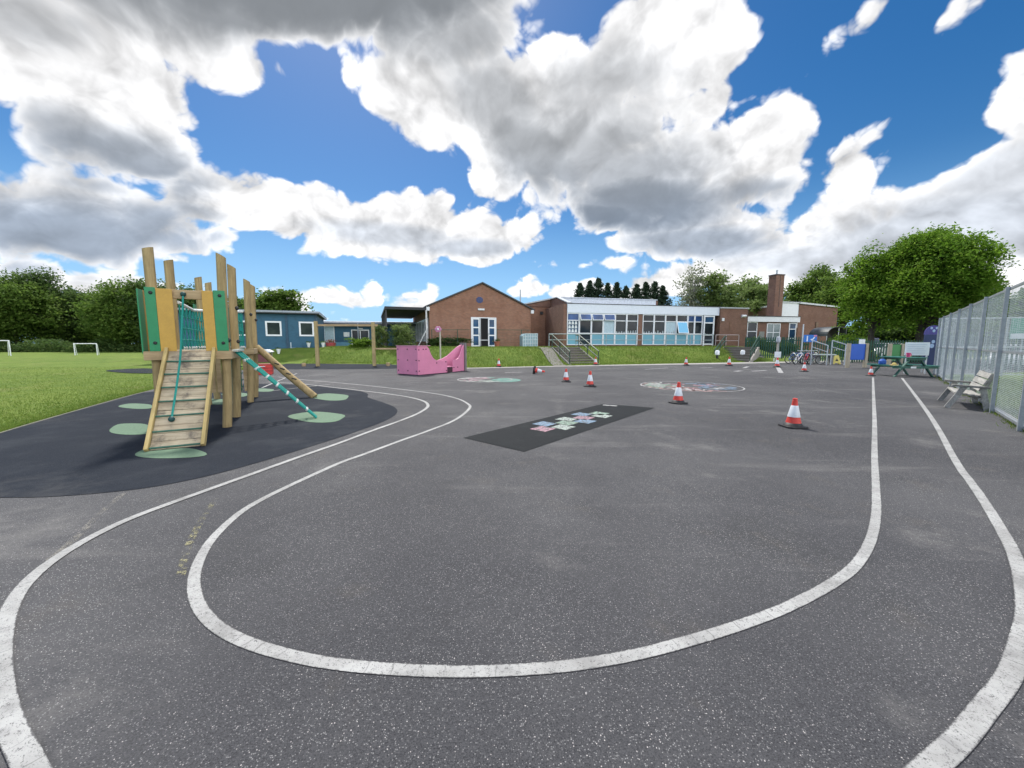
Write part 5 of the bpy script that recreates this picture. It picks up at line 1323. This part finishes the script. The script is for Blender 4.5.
# bicycles
def bike(loc, rz, col, label, sc_=1.0):
    b = thing('bicycle', label, 'bicycle', loc, rz, 'bicycles parked at the tarmac edge'); b.scale = (sc_,) * 3
    cm = plain('bike_' + str(col), col, 0.35)
    for x in (-0.45, 0.45):
        m = MB(); m.torus((x, 0, 0.29), 0.26, 0.026, 'y', 22, 6); w = m.build('wheel', BLACK, b, smooth=True)
        m = MB()
        for k in range(10): a = k * math.pi / 5; m.bar((x, 0, 0.29), (x + 0.24 * math.cos(a), 0, 0.29 + 0.24 * math.sin(a)), 0.006, 0.006)
        m.torus((x, 0, 0.29), 0.235, 0.01, 'y', 20, 5); m.build('rim', METG, w)
    J = {'r': (-0.45, 0, .29), 'bb': (-0.06, 0, .29), 's': (-0.17, 0, .68), 'h': (0.31, 0, .72), 'h2': (0.34, 0, .6), 'f': (0.45, 0, .29)}
    m = MB()
    for a, c_ in (('r', 'bb'), ('r', 's'), ('bb', 's'), ('s', 'h'), ('bb', 'h2'), ('h', 'f')): m.tube([J[a], J[c_]], 0.02, 7)
    m.build('frame', cm, b, smooth=True)
    m = MB(); m.tube([(0.31, 0, .72), (0.29, 0, .86)], 0.014, 6); m.tube([(0.27, -0.24, .9), (0.29, -0.1, .86), (0.29, 0.1, .86), (0.27, 0.24, .9)], 0.015, 6); m.build('handlebar', METG, b)
    m = MB(); m.sphere((-0.2, 0, .78), 0.12, 9, 6, (1, .5, .3)); m.tube([(-0.17, 0, .66), (-0.19, 0, .76)], 0.014, 6); m.build('saddle', BLACK, b, smooth=True)
    m = MB(); m.tube([(-0.06, -0.1, .22), (-0.06, 0.1, .36)], 0.014, 5); m.torus((-0.06, 0.03, .29), 0.08, 0.01, 'y', 14, 4); m.build('crank', METG, b)
bq = [(795, 363.6, 0.5, (0.02, 0.12, 0.42), 'blue bicycle nearest the notice post end of the rack'), (798.5, 364.3, 1.0, (0.75, 0.75, 0.78), 'white bicycle, second in the row beside the notice post'), (802.5, 363.3, 0.3, (0.04, 0.22, 0.45), 'mid blue bicycle in the middle of the bicycle row'), (806, 364.4, 1.15, (0.45, 0.04, 0.06), 'red bicycle in the middle of the row, behind the cone'), (809, 363.5, 0.7, (0.12, 0.10, 0.30), 'purple bicycle, last but one towards the low table'), (812, 364.3, 0.2, (0.02, 0.02, 0.03), 'black bicycle at the low table end of the row')]
for x, y, rz, col, lb_ in bq:
    q = gp(x, y); bike((q.x, q.y, 0), rz - 0.5, col, lb_, 1.12)
a, b_ = gp(792.5, 363.7), gp(815, 363.7)
rk = thing('bicycle_rack', 'grey tube rack holding the parked bicycles', 'bicycle rack', (a.x, a.y, 0), math.atan2((b_ - a).y, (b_ - a).x))
L = (b_ - a).length
for k in range(4):
    x = L * k / 3; m = MB(); m.tube(spline([Vector((x, -0.3, 0)), Vector((x, -0.3, 0.6)), Vector((x, 0, 0.8)), Vector((x, 0.3, 0.6)), Vector((x, 0.3, 0))], 4), 0.03, 7); m.build('hoop', METG, rk, smooth=True)
m = MB(); m.bar((0, 0.3, 0.05), (L, 0.3, 0.05), 0.06, 0.05); m.build('rail', METG, rk)
# blue sign above bicycles on a pole
q = gp(800.5, 362.8)
bs = thing('blue_sign', 'blue sign with white marks on a pale pole behind the bicycles', 'sign', (q.x, q.y, 0), R(-12))
m = MB(); m.tube([(0, 0, 0), (0, 0, 3.0)], 0.05, 8); m.build('pole', STEELW, bs)
m = MB(); m.box(0.08, 0.98, -0.03, 0.0, 1.62, 2.18); sgp = m.build('sign_panel', plain('sign_blue', (0.02, 0.16, 0.55), 0.4, var=0.1), bs)
m = MB(); m.box(0.28, 0.36, -0.036, -0.031, 1.68, 2.1); m.prism([(0.55, 1.8), (0.65, 1.72), (0.85, 1.98), (0.78, 2.02), (0.65, 1.84), (0.58, 1.88)], -0.036, -0.031, 'y'); m.build('white_mark', WHITE, sgp)
m = MB(); m.box(0.75, 0.97, -0.036, -0.031, 2.05, 2.16); m.build('pink_mark', PINK, sgp)
# pale sloping handrails
def rail_run(name, label, pts, mat, posts=True, r=0.035, low=0.45, cat='handrail', group=None):
    o0 = Vector(pts[0][:2] + (0,)); t_ = thing(name, label, cat, (o0.x, o0.y, 0), 0, group)
    P_ = [Vector(p_) - o0 for p_ in pts]
    m = MB(); m.tube(P_, r, 7); m.build('top_rail', mat, t_, smooth=True)
    m = MB(); m.tube([p_ - Vector((0, 0, low)) for p_ in P_], r * 0.8, 7); m.build('lower_rail', mat, t_, smooth=True)
    for p_ in P_:
        g = ground_z(p_.x + o0.x, p_.y + o0.y); m = MB(); m.tube([(p_.x, p_.y, min(g, p_.z - 1.0) - 0.02), (p_.x, p_.y, p_.z)], r, 7); m.build('post', mat, t_, smooth=True)
    return t_
def v3(px, py, Y): 
    q = dp(px, py, Y); return (q.x, q.y, q.z)
rail_run('handrail', 'pale sloping handrail behind the low table, left one', [v3(812.5, 340.5, 27.5), v3(828, 345.5, 27.0)], STEELW)
rail_run('handrail', 'pale sloping handrail just left of the blue board', [v3(832.5, 340.5, 27.5), v3(846, 344.5, 27)], STEELW)
# notice post
q = gp(776.5, 365.3)
npst = thing('notice_post', 'thin post with small white notices in front of the low wing', 'sign', (q.x, q.y, 0.0), R(-10))
m = MB(); m.bar((0, 0, 0), (0, 0, 1.6), 0.11, 0.11); m.build('post', GREYW, npst)
m = MB(); m.box(-0.20, 0.20, -0.08, -0.057, 0.55, 0.95); m.box(-0.24, -0.19, -0.076, -0.058, 0.3, 0.5); m.build('notice', PAPER, npst)
m = MB(); m.lathe([(0.12, 1.6), (0.14, 1.7), (0.12, 1.95), (0.03, 2.0)], 10); m.build('lamp_head', plain('grey_lamp', (0.42, 0.45, 0.5), 0.4), npst)

# green palisade fence
ga, gb = Vector((25.5, 35.8, 0)), Vector((29.5, 27.0, 0))
def palisade(label, a, b, h, z0=0.0, st=0.16):
    t_ = thing('palisade_fence', label, 'fence', (a.x, a.y, z0), math.atan2((b - a).y, (b - a).x)); L = (b - a).length
    m = MB(); n = int(L / st)
    for k in range(n):
        x = st * (k + 0.5); m.box(x - 0.045, x + 0.045, -0.02, 0.0, 0.06, h - 0.06); m.prism([(x - 0.045, h - 0.058), (x + 0.045, h - 0.058), (x, h + 0.06)], -0.02, 0, 'y')
    m.build('pale_slats', GFENCE, t_)
    for z in (0.25, h - 0.3): 
        m = MB(); m.box(0, L, 0.002, 0.05, z, z + 0.06); m.build('rail', GFENCE, t_)
    for k in range(int(L / 2.7) + 1):
        m = MB(); m.box(k * 2.7 - 0.04, k * 2.7 + 0.04, 0.052, 0.13, 0, h + 0.02); m.build('post', GFENCE, t_)
palisade('dark green palisade fence behind the blue board and the picnic table', Vector((24.5, 31.5, 0)), Vector((33.5, 28.2, 0)), 1.72)
palisade('dark green palisade fence behind the bicycles, below the tall hall', Vector((20.5, 34.0, 0)), Vector((24.4, 31.6, 0)), 1.8, ground_z(21.5, 33.5) * 0.5)
palisade('dark green palisade panel directly behind the white board and banner', Vector((24.5, 23.0, 0)), Vector((27.5, 20.2, 0)), 2.1)
# grey curved shelter
q = dp(816, 343, 44)
sh = thing('curved_shelter', 'grey shelter with a curved clear roof behind the bicycles', 'shelter', (q.x, q.y, 0.85), R(5))
arc = [(-1.2 + 1.2 * (1 - math.cos(a)) , 1.5 + 1.0 * math.sin(a)) for a in np.linspace(0, math.pi / 2, 8)] + [(1.3, 2.4)]
m = MB(); M = Matrix.Translation((1.3, 0, 0))
m.prism(arc + [(x, z - 0.05) for x, z in arc[::-1]], -1.2, 1.2, 'y', M); m.build('roof', plain('smoky_sheet', (0.07, 0.08, 0.085), 0.3), sh)
m = MB(); m.box(2.35, 2.42, -1.2, 1.2, 0, 2.4); m.build('back_wall', plain('dark_sheet', (0.06, 0.065, 0.07), 0.4), sh)
for y in (-1.15, 1.15):
    for x in (0.12, 1.5):
        m = MB(); m.bar((x, y, 0), (x, y, 1.5 if x < 1 else 2.35), 0.06, 0.06); m.build('post', METG, sh)
# cars
def car(loc, rz, col, label, van=False):
    c_ = thing('parked_car' if not van else 'parked_van', label, 'car' if not van else 'van', loc, rz)
    cm = plain('paint_' + str(col), col, 0.25, 0.2, var=0.03)
    h = 1.45 if not van else 1.95
    body = [(-2.1, 0.3), (-2.12, 0.62), (-2.0, 0.80), (-1.2, 0.93), (-0.5, 0.95), (1.7, 0.97), (2.05, 0.92), (2.12, 0.5), (2.05, 0.28)]
    m = MB(); m.prism(body, -0.84, 0.84, 'y'); m.build('body', cm, c_, bevel=0.06)
    cab = [(-1.15, 0.935), (-0.5, h - 0.06), (-0.2, h), (1.2, h), (1.55, h - 0.1), (1.95, 0.955)] if not van else [(-1.7, 0.9), (-1.0, h - 0.1), (-0.7, h), (2.0, h), (2.06, h - 0.1), (2.08, 0.95)]
    m = MB(); m.prism(cab, -0.74, 0.74, 'y'); m.build('cabin', cm, c_, bevel=0.05)
    def shrink(p_, f_): 
        cx = sum(x for x, z in p_) / len(p_); cz = sum(z for x, z in p_) / len(p_); return [(cx + (x - cx) * f_, cz + (z - cz) * (f_ - 0.06)) for x, z in p_]
    for sg in (-1, 1):
        m = MB(); m.prism(shrink(cab, 0.88), sg * 0.744, sg * 0.75, 'y'); m.build('side_window', GLASS, c_)
    m = MB()
    (x0, z0), (x1, z1) = cab[0], cab[1]
    m.add([(x0 + 0.06, -0.66, z0 + 0.07), (x0 + 0.06, 0.66, z0 + 0.07), (x1 - 0.03, 0.6, z1 - 0.02), (x1 - 0.03, -0.6, z1 - 0.02)], [(0, 1, 2, 3)], Matrix.Translation((-0.03, 0, 0.03))); m.build('windscreen', GLASS, c_)
    for x in (-1.35, 1.3):
        for sg in (-1, 1):
            m = MB(); m.tube([(x, sg * 0.70, 0.31), (x, sg * 0.865, 0.31)], 0.31, 20); w = m.build('wheel', BLACK, c_, bevel=0.03)
            m = MB(); m.tube([(x, sg * 0.80, 0.31), (x, sg * 0.874, 0.31)], 0.19, 14); m.build('rim', METG, w)
    for sg in (-1, 1):
        m = MB(); m.sphere((-2.05, sg * 0.6, 0.7), 0.14, 10, 6, (0.6, 1.3, 0.7)); m.build('headlight', plain('lamp_glass', (0.7, 0.72, 0.75), 0.15), c_, smooth=True)
        m = MB(); m.box(2.04, 2.115, sg * 0.6 - 0.13, sg * 0.6 + 0.13, 0.68, 0.84); m.build('tail_light', plain('tail_red', (0.4, 0.02, 0.02), 0.3), c_)
    m = MB(); m.box(-2.135, -2.115, -0.26, 0.26, 0.42, 0.53); m.build('number_plate', PAPER, c_)
q = dp(883, 345, 39); car((q.x, q.y, 0.1), R(12), (0.42, 0.44, 0.46), 'silver car parked under the big tree, behind the green fence')
q = dp(858, 345, 40); car((q.x, q.y, 0.1), R(20), (0.02, 0.03, 0.09), 'dark blue van parked left of the silver car under the trees', True)
q = dp(1012, 345, 23.5); car((q.x, q.y, 0.0), R(40), (0.70, 0.72, 0.74), 'white car parked beyond the mesh fence at the right edge')
q = dp(1022, 345, 20.5)
gs = thing('green_sign', 'green and white sign on a post beyond the mesh fence at the right edge', 'sign', (q.x, q.y, 0), R(-42))
m = MB(); m.box(-0.45, 0.45, -0.02, 0.02, 1.75, 2.9); m.build('sign_panel', plain('sign_green', (0.02, 0.30, 0.16), 0.4), gs)
m = MB(); m.box(-0.43, 0.43, -0.026, -0.021, 1.78, 2.05); m.build('white_band', WHITE, gs)
m = MB(); m.bar((0, 0.05, 0), (0, 0.05, 2.8), 0.06, 0.06); m.build('post', METG, gs)

# ------------------------------------------------------------------ STEPS, RAILS, BANK FURNITURE
def steps(label, bl_, br_, tl_, tr_, n, ztop, rails):
    """flight between two front points and two top points; local y up the flight"""
    o0 = (Vector(bl_) + Vector(br_)) / 2; t0 = (Vector(tl_) + Vector(tr_)) / 2
    W_ = (Vector(br_) - Vector(bl_)).length; d = (t0 - o0); L = d.length
    t_ = thing('steps', label, 'steps', (o0.x, o0.y, 0), math.atan2(d.y, d.x) - math.pi / 2)
    for k in range(n):
        m = MB(); m.box(-W_ / 2, W_ / 2, L * k / n, L * (k + 1) / n + 0.02, -0.1, ztop * (k + 1) / n); m.build('step', plain('shaded_brown_concrete', (0.15, 0.135, 0.12), 0.9, scale=3), t_, bevel=0.012)  # brown concrete, darkened to put riser shade into its colour
        m = MB(); m.box(-W_ / 2 + 0.02, W_ / 2 - 0.02, L * k / n - 0.004, L * k / n + 0.07, ztop * (k + 1) / n + 0.002, ztop * (k + 1) / n + 0.008); m.build('nosing', plain('pale_nosing', (0.42, 0.41, 0.38), 0.8), t_)  # edge strip kept pale to set off the painted riser shade
    for sg in (-1, 1):
        x = sg * (W_ / 2 + 0.08)
        for dz in (0.95, 0.5):
            m = MB(); m.tube([(x, -0.25, dz), (x, L, ztop + dz), (x, L + 0.5, ztop + dz)], 0.045, 7); m.build('handrail', GRAIL, t_, smooth=True)
        for y, z in ((-0.2, 0), (L * 0.5, ztop * 0.5), (L, ztop)):
            m = MB(); m.tube([(x, y, z - 0.3), (x, y, z + 0.95 + (0.02 if y else 0))], 0.035, 7); m.build('rail_post', GRAIL, t_)
        for k in range(1, 9):
            m = MB(); m.tube([(x, L * k / 9, ztop * k / 9 + 0.5), (x, L * k / 9, ztop * k / 9 + 0.95)], 0.014, 5); m.build('baluster', GRAIL, t_)
        m = MB(); m.prism([(-0.35, -0.2), (L + 0.3, -0.2), (L + 0.3, ztop + 0.02), (L, ztop + 0.02), (-0.35, 0.06)], sg * (W_ / 2 + 0.02), sg * (W_ / 2 + 0.13), 'x'); m.build('side_kerb', CONC, t_)
    return t_
b0, b1 = gp(570, 365.3), gp(595, 364.6)
dS = Vector((-math.sin(R(19)), math.cos(R(19)), 0)) * 2.7
steps('concrete steps with dark green railings left of the classroom windows', b0, b1, b0 + dS, b1 + dS, 7, 1.22, True)
b0, b1 = gp(721, 362.1), gp(743, 361.6)
dS = Vector((-math.sin(R(-42)), math.cos(R(-42)), 0)) * 2.8
steps('concrete steps with dark railings in front of the brick entrance block', b0, b1, b0 + dS, b1 + dS, 6, 1.2, True)
# concrete ramps beside the steps, following the bank
def bank_path(name, px0, px1, x_top, w, seed=0):
    m = MB(); a = Vector((*gp(*px0).xy, 0)); b = Vector((*px1, 0)); d = (b - a).normalized(); q_ = Vector((-d.y, d.x, 0)) * w / 2; vs = []
    for k in range(13):
        p_ = a.lerp(b, k / 12)
        for sg in (1, -1):
            e = p_ + q_ * sg; z = ground_z(e.x, e.y) + 0.03
            vs += [(e.x, e.y, z), (e.x, e.y, z - 0.2)]
    m.v = vs; m.f = [f for i in range(12) for f in ((4 * i, 4 * i + 2, 4 * i + 6, 4 * i + 4), (4 * i, 4 * i + 4, 4 * i + 5, 4 * i + 1), (4 * i + 2, 4 * i + 3, 4 * i + 7, 4 * i + 6))] + [(0, 1, 3, 2)]
    return struct(m.build(name, plain('grey_bank_concrete', (0.19, 0.18, 0.165), 0.9, scale=3)))
bank_path('bank_path', (561, 366.2), (1.9, 32.6), 0, 0.9)
bank_path('bank_path', (753, 361.0), (21.6, 36.0), 0, 1.7)
# guard rail along the top of the bank
def bank_pt(px, Y): 
    q = dp(px, 343, Y); return (q.x, Y, 1.2 + 1.12)
pts = [bank_pt(549, 33.0), bank_pt(576, 33.6), bank_pt(606, 34.2), bank_pt(636, 34.9), bank_pt(666, 35.7), bank_pt(690, 36.3), bank_pt(713, 36.9)]
rail_run('guard_rail', 'grey tubular guard rail along the bank in front of the classroom', pts, plain('grey_green_tube', (0.36, 0.42, 0.44), 0.45, 0.2), r=0.036, low=0.5, cat='railing')
pts = [bank_pt(715.5, 36.9), bank_pt(726, 37.2), bank_pt(738.5, 37.5)]
rail_run('guard_rail', 'pinkish short guard rail in front of the brick entrance block', pts, plain('pinkish_tube', (0.44, 0.36, 0.36), 0.5), r=0.035, low=0.55, cat='railing')
# green mesh fence in front of the brick hall
def hall_fence(label, px0, Y0, px1, Y1, h):
    a, b = dp(px0, 343, Y0), dp(px1, 343, Y1); a.z = b.z = 0
    t_ = thing('wire_fence', label, 'fence', (a.x, a.y, ground_z(a.x, a.y) - 0.02), math.atan2((b - a).y, (b - a).x)); L = (b - a).length
    m = MB(); n = int(L / 0.12)
    for k in range(n): x = L * k / n; m.box(x - 0.004, x + 0.004, -0.004, 0.004, 0.05, h)
    for z in (0.1, 0.4, 0.7, 1.0, 1.25): m.box(0, L, -0.012, -0.0045, z - 0.005, z + 0.005)
    m.build('wire_mesh', GFENCE, t_, fix=False)
    for k in range(int(L / 2.2) + 1):
        m = MB(); m.box(k * 2.2 - 0.03, k * 2.2 + 0.03, 0.006, 0.06, -0.3, h + 0.05); m.build('post', GFENCE, t_)
    m = MB(); m.box(0, L, -0.02, 0.02, h + 0.002, h + 0.04); m.build('rail', GFENCE, t_)
hall_fence('dark green wire fence left of the brick hall doors', 432, 33.6, 470, 34.0, 1.5)
hall_fence('dark green wire fence right of the brick hall doors', 497, 34.2, 530, 34.8, 1.5)
q = dp(528.5, 345.5, 34.3)
bn2 = thing('storage_tank', 'pale blue caged storage tank at the right corner of the brick hall', 'tank', (q.x, q.y, 1.18), R(15))
m = MB(); m.prism([(-0.68, 0.0), (0.68, 0.0), (0.68, 1.18), (-0.5, 1.18), (-0.68, 0.98)], -0.5, 0.5, 'y'); m.build('tank_body', plain('pale_blue_plastic', (0.28, 0.42, 0.48), 0.4), bn2, bevel=0.03)
m = MB()
for k in range(7): x = -0.66 + 0.22 * k; m.bar((x, -0.52, 0.0), (x, -0.52, 1.0 if k == 0 else 1.2), 0.05, 0.04)
for z in (0.05, 0.35, 0.65, 0.95, 1.17): m.bar((-0.66 if z < 1 else -0.45, -0.535, z), (0.68, -0.545, z), 0.04, 0.05)
m.build('cage_grid', plain('pale_cage', (0.55, 0.62, 0.66), 0.4, 0.2), bn2)
m = MB(); m.box(-0.7, 0.7, -0.52, 0.52, -0.12, 0.0); m.build('pallet', TIMBER, bn2)
q = dp(497, 345.6, 34.0)
pt_ = thing('plant_pot', 'small terracotta pot standing right of the brick hall doors', 'pot', (q.x, q.y, 1.18))
m = MB(); m.lathe([(0.18, 0), (0.25, 0.45), (0.28, 0.46), (0.28, 0.52), (0.22, 0.52)], 14); m.build('pot_body', plain('terracotta', (0.35, 0.12, 0.07), 0.8), pt_, smooth=True)
rg = np.random.default_rng(3); V, Q = leaves(rg.normal(size=(90, 3)) * np.array([.14, .14, .07]) + np.array([0, 0, .6]), 0.06, rg); mesh_np('foliage', V, Q, LEAF, pt_)
# bollards with white heads at the second steps
for px, py, Y, lb_ in ((716.8, 362.0, 29.4, 'white topped dark bollard left of the second steps'), (742.2, 361.6, 29.8, 'white topped dark bollard right of the second steps')):
    q = gp(px, py)
    bo = thing('bollard', lb_, 'bollard', (q.x, q.y, 0))
    m = MB(); m.tube([(0, 0, -0.02), (0, 0, 0.55)], 0.09, 10); m.build('post', BLACK, bo)
    m = MB(); m.lathe([(0.10, 0.552), (0.17, 0.6), (0.17, 0.88), (0.12, 0.95), (0.02, 0.97)], 12); m.build('head', WHITE, bo, smooth=True)
# pale edging rail on the grass left of the boat
# small white planters along the blue cabin
for px, py, lb_ in ((278.5, 350, 'white cone shaped planter left below the cabin windows'), (309, 351, 'white bucket planter in the middle before the cabin'), (323.5, 351, 'white cone planter at the right corner of the cabin')):
    q = dp(px, py, 31.5 if px < 300 else 33); g = ground_z(q.x, q.y)
    pl_ = thing('planter', lb_, 'planter', (q.x, q.y, g), 0, 'white planters before the blue cabin'); pl_.scale = (0.75, 0.75, 0.65)
    m = MB(); m.lathe([(0.10, 0), (0.24, 0.62), (0.20, 0.62), (0.1, 0.1)], 12); m.build('pot_body', WHITE, pl_, smooth=True)
    rg = np.random.default_rng(int(px)); V, Q = leaves(rg.normal(size=(80, 3)) * np.array([.13, .13, .06]) + np.array([0, 0, .68]), 0.06, rg); mesh_np('foliage', V, Q, LEAF, pl_)
q = dp(331, 350.5, 34.5)
ph_ = thing('play_house_tub', 'red flower tub at the corner between the two blue cabins', 'planter', (q.x, q.y, ground_z(q.x, q.y)))
m = MB(); m.lathe([(0.36, 0), (0.45, 0.38), (0.38, 0.38), (0.34, 0.2)], 14); m.build('tub', plain('red_tub', (0.40, 0.07, 0.09), 0.5), ph_, smooth=True)
rg = np.random.default_rng(33); V, Q = leaves(rg.normal(size=(150, 3)) * np.array([.22, .22, .08]) + np.array([0, 0, .5]), 0.06, rg); mesh_np('foliage', V, Q, foliage('red_flower', (0.30, 0.03, 0.05), (0.10, 0.14, 0.03)), ph_)
